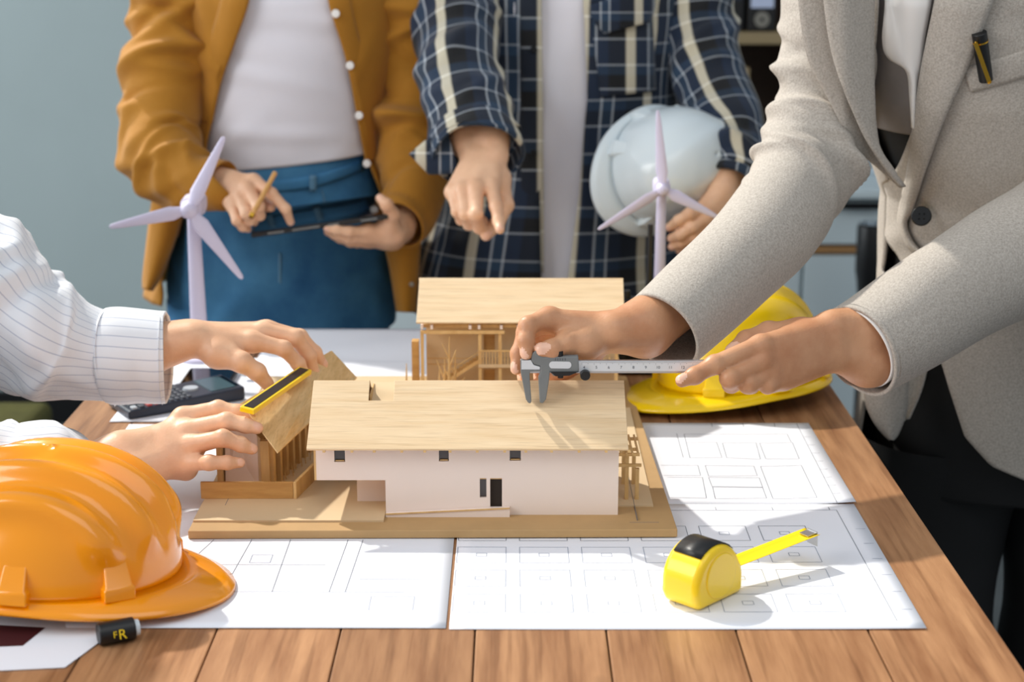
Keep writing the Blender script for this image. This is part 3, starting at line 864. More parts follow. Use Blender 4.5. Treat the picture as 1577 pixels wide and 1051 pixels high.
def text_part(txt, loc, size, m, parent, rot=(math.pi / 2, 0, 0), name='numeral'):
    cu = bpy.data.curves.new(name, 'FONT'); cu.body = txt; cu.size = size; cu.align_x = 'CENTER'; cu.align_y = 'CENTER'
    to = bpy.data.objects.new(name, cu); COL.objects.link(to)
    dg = bpy.context.evaluated_depsgraph_get(); dg.update()
    me = bpy.data.meshes.new_from_object(to.evaluated_get(dg))
    bpy.data.objects.remove(to)
    R_ = Euler(rot).to_matrix()
    vs = [R_ @ v.co + Vector([float(i) for i in loc]) for v in me.vertices]
    return mesh_obj(name, vs, [tuple(p.vertices) for p in me.polygons], m, parent)
for k in range(9):
    text_part(str(4 + k), at(899.5 + k * 19, 566.3, QY + .0002), .0042, M['key'], beam)
g = G(); g.prism(zc([(131, 586), (238, 582), (262, 628), (322, 646), (322, 694), (222, 700), (222, 760), (238, 985), (228, 1002), (208, 998), (184, 962), (134, 700)], QY - .001), (0, .006, 0)); bev(g.build('fixed_jaw', M['greyp'], cal), .0008)
g = G(); g.prism(zc([(142, 592), (232, 588), (258, 634), (318, 652), (318, 676), (142, 676)], QY - .0014), (0, .0008, 0)); g.build('jaw_face_plate', M['steelw'], cal)
g = G(); g.prism(zc([(236, 566), (248, 526), (288, 488), (300, 530), (340, 558), (480, 556), (685, 552), (690, 698), (610, 722), (450, 742), (414, 700), (405, 790), (378, 960), (346, 1002), (316, 994), (303, 760), (326, 700), (326, 642), (275, 632), (242, 604)], QY - .002), (0, .0085, 0))
sl = bev(g.build('slider', M['greyp'], cal), .001)
wp = []
for k in range(16):
    a_ = 2 * math.pi * k / 16
    wp.append((512 + (72 if math.cos(a_) > 0 else -72) + 34 * math.cos(a_), 634 + 34 * math.sin(a_)))
g = G(); g.prism(zc(wp, QY - .0024), (0, .0008, 0)); g.build('vernier_window', M['steelw'], sl)
g = G(); g.prism(zc([(415, 700), (690, 698), (600, 735), (470, 742)], QY - .0035), (0, .0012, 0)); g.build('finger_ridge', M['black'], sl)
for k, x in enumerate((466, 488, 512, 535, 558)):
    g = G(); g.prism(zc([(x - 2, 570), (x + 2, 570), (x + 2, 592), (x - 2, 592)], QY - .0023), (0, .0004, 0)); g.build('engraved_mark', M['key'], sl)
k0 = zc([(748, 722)], QY)[0]
g = G(); g.cyl(k0 + (0, -.006, 0), k0 + (0, .004, 0), .0052, n=20); bev(g.build('thumb_roller', M['black'], cal, smooth=True), .0006)
k0 = zc([(505, 540)], QY)[0]
g = G(); g.cyl(k0 + (0, .002, -.002), k0 + (0, .002, .004), .0038, n=16); g.build('lock_screw', M['black'], cal, smooth=True)
k0 = zc([(515, 750)], QY)[0]
g = G(); g.cyl(k0 + (0, .002, -.001), k0 + (0, .002, .003), .003, n=16); g.build('lock_screw', M['black'], cal, smooth=True)

# ------------------------------------------------------------------ wind turbines
def turbine(label, px, hy, by, Y, blades, hub_s=1.0):
    hub = at(px, hy, Y)
    base = hub.copy(); base[2] = T + .0045
    th = thing('wind_turbine', (base[0], base[1], T), label, 'wind turbine model', 'model wind turbines')
    g = G(); g.cyl(base, (base[0], Y, hub[2] - .004), .0100 * hub_s, .0068 * hub_s, 24); g.build('tower', M['turb'], th, smooth=True)
    g = G(); g.cyl((base[0], Y, T + .0014), (base[0], Y, T + .0062), .027 * hub_s, .025 * hub_s, 40); bev(g.build('base_disc', M['turb'], th, smooth=True), .001)
    g = G()
    nb_ = []
    for (yy, r) in ((-.016, .0085), (-.013, .0115), (.012, .0125), (.030, .0105), (.036, .006)):
        nb_.append([(hub[0] + r * hub_s * 1.0 * math.copysign(abs(math.cos(a)) ** .6, math.cos(a)), Y + yy * hub_s, hub[2] + r * hub_s * math.copysign(abs(math.sin(a)) ** .6, math.sin(a))) for a in [2 * math.pi * i / 24 for i in range(24)]])
    v = [q for r in nb_ for q in r]
    g.add(v, grid_faces(5, 24, True) + [tuple(range(24)), tuple(range(96, 120))[::-1]])
    g.build('nacelle', M['turb'], th, smooth=True)
    g = G(); v = []
    hy_ = Y - .016 * hub_s
    for (yy, r) in ((.002, .0100), (-.006, .0098), (-.012, .0078), (-.015, .0045), (-.016, .0005)):
        v += [(hub[0] + r * hub_s * math.cos(a), hy_ + yy * hub_s, hub[2] + r * hub_s * math.sin(a)) for a in [2 * math.pi * i / 20 for i in range(20)]]
    g.add(v, grid_faces(5, 20, True)); ro = g.build('hub', M['turb'], th, smooth=True)
    for (tx, ty) in blades:
        tip = at(tx, ty, hy_ - .006 * hub_s)
        d = Vector(tip - np.array((hub[0], hy_ - .006 * hub_s, hub[2])))
        L = d.length; d.normalize()
        n = d.cross(Vector((0, -1, 0))).normalized()
        v = []
        c = Vector((hub[0], hy_ - .005 * hub_s, hub[2]))
        for (t, w_, th_) in ((.0, .0055, .0035), (.10, .006, .0035), (.22, .0092, .003), (.5, .0068, .0024), (.85, .004, .0015), (.97, .0028, .001), (1.0, .0012, .0006)):
            p = c + d * (L * t)
            tw = .5 * (1 - t)
            ax1 = n * math.cos(tw) + Vector((0, -1, 0)) * math.sin(tw); ax2 = d.cross(ax1)
            v += [p + ax1 * (w_ * hub_s * math.cos(a)) + ax2 * (th_ * hub_s * math.sin(a)) for a in [2 * math.pi * i / 12 for i in range(12)]]
        g = G(); g.add(v, grid_faces(7, 12, True) + [tuple(range(72, 84))]); g.build('blade', M['turb'], th, smooth=True)
    return th
turbine('white wind turbine model in front of the blue jeans', 297, 318, 560, 2.225, ((345, 211), (168, 350), (373, 430)), 1.25)
turbine('white wind turbine model in front of the white hard hat', 1019, 288, 600, 2.235, ((1013, 170), (921, 354), (1107, 336)), .95)

# phone lying flat in front of the left turbine
a, b = on(266, 604, T + .009), on(347, 602, T + .009)
px_, py_, pw_ = (a[0] + b[0]) / 2, a[1], (b[0] - a[0])
sp = thing('smartphone', (px_ + .004, py_ + .055, T), 'glossy black phone lying on white paper before the turbine', 'phone')
g = G(); g.prism([(px_ - pw_ / 2, py_, T + .0022), (px_ + pw_ / 2, py_, T + .0022), (px_ + pw_ / 2, py_ + .115, T + .0022), (px_ - pw_ / 2, py_ + .115, T + .0022)], (0, 0, .0075)); bev(g.build('case', M['black'], sp), .003, 3)
g = G(); g.span((px_ - pw_ / 2 + .003, py_ + .003, T + .0096), (px_ + pw_ / 2 - .003, py_ + .112, T + .0101)); g.build('screen', M['blackg'], sp)
g = G(); g.cyl((px_ + pw_ * .3, py_ + .108, T + .0098), (px_ + pw_ * .3, py_ + .108, T + .0103), .003, n=14); g.build('front_camera', M['smoked'], sp)

# ------------------------------------------------------------------ calculator
c0_ = on(225, 645, T); c1_ = on(378, 618, T)
ca = math.atan2(c1_[1] - c0_[1], c1_[0] - c0_[0])
u_, v_ = Vector((math.cos(ca), math.sin(ca), 0)), Vector((-math.sin(ca), math.cos(ca), 0))
calc = thing('calculator', (c0_[0] + .07, c0_[1] + .05, T), 'dark navy scientific calculator under the white shirt cuff', 'calculator')
O_ = Vector(c0_) - u_ * .022 + Vector((0, 0, .0018))
LEN, WID = .158, .072
def cp(x, y, z): return O_ + u_ * x + v_ * y + Vector((0, 0, z))
g = G(); g.add([cp(0, 0, 0), cp(LEN, 0, 0), cp(LEN, WID, 0), cp(0, WID, 0), cp(0, 0, .011), cp(LEN, 0, .018), cp(LEN, WID, .018), cp(0, WID, .011)], [(0, 3, 2, 1), (4, 5, 6, 7), (0, 1, 5, 4), (1, 2, 6, 5), (2, 3, 7, 6), (3, 0, 4, 7)])
bev(g.build('body', M['navy'], calc), .003, 3)
sl_ = .007 / LEN
Rk = Matrix((u_, v_, Vector((0, 0, 1)))).transposed() @ Matrix.Rotation(-math.atan(sl_), 3, 'Y')
for i in range(9):
    for j in range(6):
        if i < 4 and j == 5: continue
        x = .010 + i * .0098 if i < 4 else .052 + (i - 4) * .0078
        y = (.009 + j * .0135) if i < 4 else .008 + j * .0112
        mm = M['keyr'] if (i in (2, 3) and j == 0) else (M['keyw'] if i < 4 and (i + j) % 4 == 0 else M['key'])
        g = G(); g.box(cp(x, y, .0118 + x * sl_), (.0066 if i < 4 else .005, .0105 if i < 4 else .0085, .003), Rk); bev(g.build('key', mm, calc), .0006)
g = G(); V = []
for r in (0.0, .0095):
    pass
g.cyl(cp(.098, .036, .0105 + .098 * sl_), cp(.098, .036, .0135 + .098 * sl_), .0105, .0095, 24); g.build('cursor_pad', M['keyw'], calc, smooth=True)
g = G(); g.box(cp(.131, .036, .0113 + .131 * sl_), (.034, .058, .0014), Rk); g.build('screen', M['lcd'], calc)
g = G(); g.box(cp(.151, .036, .0113 + .151 * sl_), (.005, .05, .0012), Rk); g.build('solar_strip', M['blackg'], calc)

# ------------------------------------------------------------------ walkie-talkie behind the caliper
wt = at(1000, 585, 2.2); wx, wy = .172, 2.155
wk = thing('walkie_talkie', (wx, wy, T), 'black two-way radio with upright antenna behind the caliper', 'radio')
g = G(); g.span((wx - .028, wy - .017, T + .001), (wx + .028, wy + .017, T + .105)); bev(g.build('case', M['black'], wk), .004, 3)
g = G()
for k in range(7): g.span((wx - .018, wy - .0182, T + .015 + k * .005), (wx + .018, wy - .0172, T + .0175 + k * .005))
g.build('speaker_grille', M['metal_black'], wk)
g = G(); g.span((wx - .018, wy - .018, T + .06), (wx + .018, wy - .0172, T + .085)); g.build('display', M['blackg'], wk)
ax = at(1001, 380, wy)[0]
g = G(); g.cyl((ax, wy, T + .104), (ax, wy, T + .13), .0058, .0052, 14); g.cyl((ax, wy, T + .129), (ax, wy, at(1001, 346, wy)[2]), .0042, .0034, 14); g.build('antenna', M['black'], wk, smooth=True)
g = G(); g.cyl((wx - .016, wy, T + .104), (wx - .016, wy, T + .116), .006, .0055, 16); g.build('volume_knob', M['black'], wk, smooth=True)

# ------------------------------------------------------------------ card and black roll under the orange hat
a = [on(-60, 970, T + .0008), on(165, 966, T + .0008), on(90, 1030, T + .0008), on(-60, 1036, T + .0008)]
cd = thing('white_card', (a[0] + a[2]) / 2 * np.array((1, 1, 0)) + (0, 0, T), 'white card with maroon patch under the orange hard hat', 'card')
g = G(); g.prism([on(-60, 955, T + .0006), on(175, 955, T + .0006), on(160, 985, T + .0006), on(100, 1029, T + .0006), on(-60, 1037, T + .0006)], (0, 0, .0006)); g.build('sheet', M['paper'], cd)
g = G(); z_ = T + .0014
g.add([on(-60, 960, z_), on(70, 967, z_), on(35, 995, z_), on(-60, 999, z_)], [(0, 1, 2, 3)]); g.build('maroon_patch', M['maroon'], cd)  # flat maroon patch laid on the card
p = on(180, 1003, T)
mk = thing('marker_pen', p, 'short black barrel with yellow glyphs under the orange hat brim', 'marker')
pa, pb = Vector((p[0] - .018, p[1] + .010, T + .0105)), Vector((p[0] + .010, p[1] + .024, T + .0105))
g = G(); g.cyl(pa, pb, .0098, n=24); bev(g.build('barrel', M['black'], mk, smooth=True), .001)
g = G(); g.cyl(pb, pb + (pb - pa).normalized() * .004, .0075, .007, 20); g.build('end_cap', M['hatwhite'], mk, smooth=True)
text_part('R', (pb + pa) / 2 + Vector((.008, -.0098, .0012)), .012, M['tapeblade'], mk, rot=(math.radians(72), 0, math.radians(26)), name='yellow_glyph')
text_part('F', (pb + pa) / 2 + Vector((.002, -.0110, .0012)), .008, M['tapeblade'], mk, rot=(math.radians(72), 0, math.radians(26)), name='yellow_glyph')

# ------------------------------------------------------------------ low stool far left behind the table
ch = thing('office_stool', (-1.15, 2.85, 0), 'low dark stool with olive cushion behind the left table corner', 'stool')
def rbox(name, a, b, m, r=.02):
    g = G(); g.span(a, b); return bev(g.build(name, m, ch), r, 3)
rbox('seat', (-1.42, 2.62, .32), (-.84, 3.1, .38), M['black'])
rbox('seat_cushion', (-1.38, 2.66, .382), (-.89, 3.02, .45), M['olive'])
g = G(); g.cyl((-1.17, 2.86, .1), (-1.17, 2.86, .32), .03); g.build('gas_column', M['metal_black'], ch, smooth=True)
for k in range(5):
    a_ = 2 * math.pi * k / 5 + .3
    e = (-1.17 + .27 * math.cos(a_), 2.86 + .27 * math.sin(a_), .075)
    g = G(); g.bar((-1.17, 2.86, .1), e, .04, .03); g.build('base_arm', M['steel'], ch)
    g = G(); g.cyl((e[0] - .012, e[1], .03), (e[0] + .012, e[1], .03), .03, n=16); g.build('caster', M['black'], ch, smooth=True)

# ================================================================== people
# ---- rounded bone shapes blended into one continuous skin, meshed with surface nets
def rcone(P, a, b, r1, r2):
    ba = b - a
    l2 = float(ba @ ba)
    if l2 < 1e-10:
        return np.sqrt(((P - a) ** 2).sum(1)) - max(r1, r2)
    rr = r1 - r2
    a2 = max(l2 - rr * rr, 1e-12)
    il2 = 1.0 / l2
    pa = P - a
    y = pa @ ba
    z = y - l2
    x2 = ((pa * l2 - y[:, None] * ba) ** 2).sum(1)
    y2 = y * y * l2
    z2 = z * z * l2
    k = np.sign(rr) * rr * rr * x2
    d = (np.sqrt(x2 * a2 * il2) + y * rr) * il2 - r1
    m1 = np.sign(z) * a2 * z2 > k
    m2 = np.sign(y) * a2 * y2 < k
    d = np.where(m2, np.sqrt(x2 + y2) * il2 - r1, d)
    d = np.where(m1, np.sqrt(x2 + z2) * il2 - r2, d)
    return d

def smin(a, b, k):
    h = np.clip(0.5 + 0.5 * (b - a) / k, 0, 1)
    return b * (1 - h) + a * h - k * h * (1 - h)

def surface_nets(f, lo, hi, h):
    """f(points)->distance, evaluated only near the surface"""
    B = 6
    nblk = np.ceil((np.array(hi) - lo) / (h * B)).astype(int) + 1
    n = nblk * B + 1
    gi = np.stack(np.meshgrid(*[np.arange(k) for k in nblk], indexing='ij'), -1).reshape(-1, 3)
    cen = np.array(lo) + (gi + 0.5) * h * B
    dc = f(cen)
    vol = np.empty(tuple(n), dtype=np.float32)
    rep = np.repeat(np.repeat(np.repeat(dc.reshape(nblk), B, 0), B, 1), B, 2)
    vol[:-1, :-1, :-1] = rep
    vol[-1], vol[:, -1], vol[:, :, -1] = 1, 1, 1
    act = gi[np.abs(dc) < h * B * 1.35]
    mask = np.zeros(tuple(n), dtype=bool)
    for b in act:
        q = b * B
        mask[q[0]:q[0] + B + 1, q[1]:q[1] + B + 1, q[2]:q[2] + B + 1] = True
    idx = np.argwhere(mask)
    vol[mask] = f(np.array(lo) + idx * h)
    S = vol < 0
    # cells with a sign change
    c = [S[i:n[0] - 1 + i, j:n[1] - 1 + j, k:n[2] - 1 + k] for i in (0, 1) for j in (0, 1) for k in (0, 1)]
    cnt = sum(x.astype(np.int8) for x in c)
    cell = (cnt > 0) & (cnt < 8)
    ids = np.argwhere(cell)
    num = np.full(cell.shape, -1, dtype=np.int64)
    num[cell] = np.arange(len(ids))
    acc = np.zeros((len(ids), 3)); wt = np.zeros(len(ids))
    corners = np.array([(i, j, k) for i in (0, 1) for j in (0, 1) for k in (0, 1)])
    val = [vol[tuple((ids + q).T)] for q in corners]
    for e0 in range(8):
        for ax in range(3):
            if corners[e0][ax]: continue
            e1 = e0 + (4, 2, 1)[ax]
            v0, v1 = val[e0], val[e1]
            m = (v0 < 0) != (v1 < 0)
            t = np.where(m, v0 / np.where(m, v0 - v1, 1), 0)
            p = np.repeat(corners[e0][None].astype(float), len(ids), 0)
            p[:, ax] += t
            acc += p * m[:, None]; wt += m
    V = np.array(lo) + (ids + acc / wt[:, None]) * h
    F = []
    for ax in range(3):
        sl0 = [slice(None)] * 3; sl1 = [slice(None)] * 3
        sl0[ax] = slice(0, -1); sl1[ax] = slice(1, None)
        ch = S[tuple(sl0)] != S[tuple(sl1)]
        e = np.argwhere(ch)
        a1, a2 = (ax + 1) % 3, (ax + 2) % 3
        ok = (e[:, a1] > 0) & (e[:, a2] > 0) & (e[:, a1] < n[a1] - 1) & (e[:, a2] < n[a2] - 1)
        e = e[ok]
        ins = S[tuple(e.T)]
        q = []
        for (d1, d2) in ((-1, -1), (0, -1), (0, 0), (-1, 0)):
            r = e.copy(); r[:, a1] += d1; r[:, a2] += d2
            q.append(num[tuple(r.T)])
        q = np.stack(q, 1)
        q[~ins] = q[~ins][:, ::-1]
        F.append(q)
    F = np.concatenate(F)
    F = F[(F >= 0).all(1)]
    return V, F

def hand(spec):
    """spec: fingers/thumb as lists of (px,py,Y); wrist and arm points; returns verts, faces, nail mask"""
    sc = spec.get('s', 1.0)
    W = [at(*p) for p in spec['wrist']]            # [wrist, mid forearm, elbow end]
    fing = [[at(*p) for p in f] for f in spec['fingers']]
    th = [at(*p) for p in spec['thumb']]
    dors = np.array(spec.get('dorsal', (0, -.3, 1.0)), float); dors /= np.linalg.norm(dors)
    fr = [(.0108, .0090, .0080, .0064), (.0110, .0093, .0082, .0066), (.0106, .0089, .0078, .0063), (.0094, .0078, .0070, .0057)]
    # wrist is an oval: two bones side by side across the palm
    mc = np.mean([f[0] for f in fing], axis=0)
    across = fing[0][0] - fing[-1][0]
    across = across / (np.linalg.norm(across) + 1e-9)
    axis = mc - W[0]; axis /= np.linalg.norm(axis)
    across = across - axis * (across @ axis); across /= (np.linalg.norm(across) + 1e-9)
    wr = spec.get('wr', .0185) * sc
    ww = spec.get('ww', .0115) * sc
    fa = spec.get('fa', .025) * sc
    pals = []
    for s_ in (-1, 1):
        pals.append((W[0] + across * ww * s_, W[1] + across * ww * 1.1 * s_, wr, fa))
        if len(W) > 2:
            pals.append((W[1] + across * ww * 1.1 * s_, W[2] + across * ww * .8 * s_, fa, fa * 1.25))
    nf = len(fing)
    for i, f in enumerate(fing):
        t = (i / max(1, nf - 1)) * 2 - 1
        root = W[0] - across * ww * 1.05 * t + axis * .012
        pals.append((root, f[0] - dors * .003, .0150 * sc, .0118 * sc))
        if i + 1 < nf:                               # flesh between the metacarpals
            mid = (f[0] + fing[i + 1][0]) / 2
            pals.append((root - dors * .004, W[0] * .25 + mid * .75 - dors * .006, .0135 * sc, .0105 * sc))
    thr = [(.0150 * sc), .0118 * sc, .0100 * sc, .0078 * sc]
    if th:
        pals.append((th[0], W[0] + axis * .008, .0160 * sc, .0150 * sc))
        pals.append((th[0], (th[1] + fing[0][0]) / 2 * .45 + th[0] * .55, .0140 * sc, .0105 * sc))
    for (a, b, r1, r2) in spec.get('extra', []):
        pals.append((at(*a), at(*b), r1 * sc, r2 * sc))
    chains = []
    for i, f in enumerate(fing):
        r = [x * sc * spec.get('fr', 1.0) for x in fr[min(i, 3)]]
        if len(f) == 3:
            r = [r[0], r[1], r[3]]
        chains.append((f, r))
    if th:
        chains.append((th, thr))
    pts = np.array([p for a, b, *_ in pals for p in (a, b)] + [p for f, _ in chains for p in f])
    lo, hi = pts.min(0) - .036 * sc, pts.max(0) + .036 * sc
    nails = []
    for ci, (f, r) in enumerate(chains):
        d = f[-1] - f[-2]; d /= np.linalg.norm(d)
        bend = (f[-1] - f[-2]) / np.linalg.norm(f[-1] - f[-2]) - (f[-2] - f[-3]) / np.linalg.norm(f[-2] - f[-3])
        if ci == len(fing):
            up = np.array(spec.get('thumb_nail', dors), float)
        else:
            up = np.array(spec.get('nail', dors), float)
            if np.linalg.norm(bend) > .25:
                up = up * .6 - bend / np.linalg.norm(bend)
        up = up - d * (up @ d); up /= (np.linalg.norm(up) + 1e-9)
        sd = np.cross(d, up)
        nails.append((f[-1] + d * r[-1] * .25 + up * r[-1] * .86, d, up, sd, r[-1]))
    def sd_f(P):
        pal = None
        for (a, b, r1, r2) in pals:
            q = rcone(P, a, b, r1, r2)
            pal = q if pal is None else smin(pal, q, .009 * sc)
        out = None
        for (f, r) in chains:
            ch = None
            for k in range(len(f) - 1):
                q = rcone(P, f[k], f[k + 1], r[k], r[k + 1] if k < len(f) - 2 else r[k + 1])
                ch = q if ch is None else smin(ch, q, .0035 * sc)
                if k:                                 # knuckle swelling
                    q2 = np.sqrt(((P - f[k]) ** 2).sum(1)) - r[k] * 1.05
                    ch = smin(ch, q2, .003 * sc)
            full = smin(pal, ch, .0075 * sc)
            out = full if out is None else smin(out, full, .0010)
        for (c, d, up, s_, r) in nails:               # nail: shallow step on the fingertip
            L = P - c
            q = np.maximum(np.sqrt((L @ d / (r * 1.1)) ** 2 + (L @ s_ / (r * .85)) ** 2), np.abs(L @ up) / (r * .7))
            out = out - .00045 * np.clip((1.08 - q) * 8, 0, 1)
        return out
    V, Fc = surface_nets(sd_f, lo, hi, spec.get('h', .0019))
    cen = V[Fc].mean(1)
    nail = np.zeros(len(Fc), bool)
    for (c, d, up, s_, r) in nails:
        L = cen - c
        q = np.maximum(np.sqrt((L @ d / (r * 1.08)) ** 2 + (L @ s_ / (r * .82)) ** 2), np.abs(L @ up) / (r * .62))
        nail |= q < 1
    return V, Fc, nail

def coarse(prims, h=.012, k=.03):
    pr = [(np.array(a, float), np.array(b, float), r1, r2) for a, b, r1, r2 in prims]
    pts = np.array([p for a, b, *_ in pr for p in (a, b)]); R_ = max(max(p[2], p[3]) for p in pr)
    def f(P):
        o = None
        for (a, b, r1, r2) in pr:
            q = rcone(P, a, b, r1, r2); o = q if o is None else smin(o, q, k)
        return o
    return surface_nets(f, pts.min(0) - R_ - .03, pts.max(0) + R_ + .03, h)

def body(parent, m_skin, m_nail, hands, prims):
    VV, FF, MI = [], [], []
    n = 0
    for sp_ in hands:
        V, Fc, nail = hand(sp_)
        VV.append(V); FF.append(Fc + n); MI.append(nail.astype(int)); n += len(V)
    if prims:
        V, Fc = coarse(prims)
        VV.append(V); FF.append(Fc + n); MI.append(np.zeros(len(Fc), int)); n += len(V)
    o = mesh_obj('body', np.concatenate(VV), np.concatenate(FF), [m_skin, m_nail], parent, smooth=True)
    o.data.polygons.foreach_set('material_index', np.concatenate(MI).astype(np.int32))
    md = o.modifiers.new('soft', 'SMOOTH'); md.factor = .5; md.iterations = 2
    return o

def hair(parent, h, m):
    h = np.array(h, float)
    V, Fc = coarse([(h + (0, .022, .045), h + (0, .03, .02), .086, .088), (h + (0, .05, 0), h + (0, .06, -.05), .07, .055)], h=.008)
    return mesh_obj('hair', V, Fc, m, parent, smooth=True)

# ---- cloth
def catmull(P, n):
    P = np.asarray(P, float)
    m = len(P)
    Q = np.vstack([2 * P[0] - P[1], P, 2 * P[-1] - P[-2]])
    seg = np.linalg.norm(np.diff(P[:, :3], axis=0), axis=1)
    cum = np.concatenate([[0], np.cumsum(seg)])
    out = []
    for s_ in np.linspace(0, cum[-1] * .99999, n):
        i = int(np.searchsorted(cum, s_, side='right') - 1)
        i = min(i, m - 2)
        t = (s_ - cum[i]) / seg[i]
        p0, p1, p2, p3 = Q[i], Q[i + 1], Q[i + 2], Q[i + 3]
        out.append(.5 * ((2 * p1) + (-p0 + p2) * t + (2 * p0 - 5 * p1 + 4 * p2 - p3) * t ** 2 + (-p0 + 3 * p1 - 3 * p2 + p3) * t ** 3))
    return np.array(out)

class Folds:
    """cloth folds: soft ridges with their own place, direction and length on the (length, girth) sheet"""
    def __init__(s, seed, n, s_rng, amp, wid, ln, tilt=(-.6, .6), base=.0015, girth=.4, phi=None):
        r = np.random.default_rng(seed)
        s.b = base; s.seed = r.uniform(0, 6, 6)
        s.s = r.uniform(*s_rng, n); s.phi = r.uniform(0, girth, n) if phi is None else r.uniform(*phi, n)
        s.a = r.uniform(.5, 1, n) * amp * np.where(r.uniform(size=n) < .35, -.7, 1)
        s.w = r.uniform(.7, 1.3, n) * wid; s.l = r.uniform(.6, 1.4, n) * ln; s.t = r.uniform(*tilt, n); s.g = girth
    def __call__(s, S, U):
        d = s.b * (np.sin(S * 23 + U * 17 + s.seed[0]) + np.sin(S * 41 - U * 29 + s.seed[1]) * .6 + np.sin(S * 13 + U * 47 + s.seed[2]) * .5)
        for k in range(len(s.s)):
            du = U - s.phi[k]
            du = (du + s.g / 2) % s.g - s.g / 2
            ds = S - s.s[k]
            c, q = math.cos(s.t[k]), math.sin(s.t[k])
            along, acr = du * c + ds * q, -du * q + ds * c
            d = d + s.a[k] * np.exp(-(acr / s.w[k]) ** 2 - (along / s.l[k]) ** 2)
        return d

def sleeve(name, pts, m, parent, folds=None, n=120, k=72, seam=(0, 1, 0), thick=.002, flat=1.0, uv0=0.0, taper_ends=False):
    """tube of cloth along points (px,py,Y,r): seam side vector tells where the texture joins"""
    C = np.array([[*at(p[0], p[1], p[2]), p[3]] for p in pts])
    S = catmull(C, n)
    pos, rad = S[:, :3], S[:, 3]
    tan = np.gradient(pos, axis=0); tan /= np.linalg.norm(tan, axis=1)[:, None]
    seg = np.concatenate([[0], np.cumsum(np.linalg.norm(np.diff(pos, axis=0), axis=1))])
    ref = np.array(seam, float)
    V, UV = [], []
    gir = 2 * math.pi * rad.mean()
    a = np.linspace(0, 2 * math.pi, k)               # closed with a doubled seam column
    for i in range(n):
        u = ref - tan[i] * (ref @ tan[i]); u /= np.linalg.norm(u)
        w_ = np.cross(tan[i], u)
        U = a / (2 * math.pi) * gir
        Ux = np.where(np.arange(k) == k - 1, 0, U)
        d = folds(np.full(k, seg[i]), Ux) if folds else 0
        r = rad[i] + d
        V.append(pos[i] + np.cos(a)[:, None] * u * (r * flat)[:, None] + np.sin(a)[:, None] * w_ * r[:, None] if folds else pos[i] + np.cos(a)[:, None] * u * r * flat + np.sin(a)[:, None] * w_ * r)
        UV.append(np.stack([U, np.full(k, seg[i] + uv0)], 1))
    o = mesh_obj(name, np.concatenate(V), grid_faces(n, k), m, parent, smooth=True, uv=np.concatenate(UV))
    if thick:
        solid(o, thick, -1)
    return o

class Torso:
    """upright body of elliptical rings; rows are (py, px_left, px_right, Yc, ry) from top to bottom"""
    def __init__(s, rows):
        R_ = []
        for (py, a, b, Y, ry) in rows:
            A_, B_ = at(a, py, Y), at(b, py, Y)
            R_.append(((A_[2] + B_[2]) / 2, (A_[0] + B_[0]) / 2, abs(B_[0] - A_[0]) / 2, Y, ry))
        s.r = np.array(sorted(R_))
    def ring(s, z):
        r = s.r
        q = [np.interp(z, r[:, 0], r[:, i]) for i in (1, 2, 3, 4)]
        return q
    def front(s, px, py, off=0.0):
        Y = s.r[:, 3].mean()
        for _ in range(8):
            p = at(px, py, Y)
            cx, rx, cy, ry = s.ring(p[2])
            t = np.clip((p[0] - cx) / (rx + off), -.985, .985)
            Y = cy - (ry + off) * math.sqrt(1 - abs(t) ** 2.4)
        return at(px, py, Y)

def sq(t, e):
    return np.sign(t) * np.abs(t) ** e

def cloth_body(name, T_, z0, z1, m, parent, off=0.0, openL=None, openR=None, folds=None, n=90, k=110, thick=.0025, flare=None, tilt=0.0):
    """ring cloth around a torso; openL/openR give the front opening edges (height -> x)"""
    zs_ = np.linspace(z1, z0, n)
    V, UV = [], []
    for i, z in enumerate(zs_):
        cx, rx, cy, ry = T_.ring(z)
        o_ = off + (flare(z) if flare else 0)
        rx, ry = rx + o_, ry + o_
        if openL is not None:
            l = np.clip((openL(z) - cx) / rx, -.999, .999); r = np.clip((openR(z) - cx) / rx, -.999, .999)
            a0, a1 = math.asin(r), 2 * math.pi + math.asin(l)
        else:
            a0, a1 = -math.pi, math.pi
        a = np.linspace(a0, a1, k)
        x, y = np.sin(a), -np.cos(a)
        U = (a if openL is not None else a) * (rx + ry) / 2
        f = folds(np.full(k, z1 - z), U) if folds else np.zeros(k)
        V.append(np.stack([cx + (rx + f) * sq(x, .92), cy + (ry + f) * sq(y, .9), np.full(k, z) + tilt * np.sin(a) * (i / (n - 1)) ** 2], 1))
        UV.append(np.stack([a * .17, np.full(k, z)], 1))
    o = mesh_obj(name, np.concatenate(V), grid_faces(n, k), m, parent, smooth=True, uv=np.concatenate(UV))
    solid(o, thick, -1)
    return o

def strip(name, rows, pt, m, parent, n=10, sub_n=40, thick=.003, puff=.004, uvs=.001, offs=0.004, smooth=True):
    """cloth band: rows of (pxL,pyL,pxR,pyR) laid on a surface pt(px,py,off), slightly domed"""
    Q = catmull(np.array([[*r] for r in rows], float), sub_n) if len(rows) > 2 else np.linspace(np.array(rows[0], float), np.array(rows[1], float), sub_n)
    V, UV = [], []
    for i, r in enumerate(Q):
        for j in range(n):
            t = j / (n - 1)
            px, py = r[0] + (r[2] - r[0]) * t, r[1] + (r[3] - r[1]) * t
            o_ = offs(t, i / (sub_n - 1)) if callable(offs) else offs
            V.append(pt(px, py, o_ + puff * math.sin(math.pi * t)))
            UV.append((px * uvs, -py * uvs))
    o = mesh_obj(name, V, grid_faces(sub_n, n), m, parent, smooth=smooth, uv=UV)
    solid(o, thick, 0)
    return o

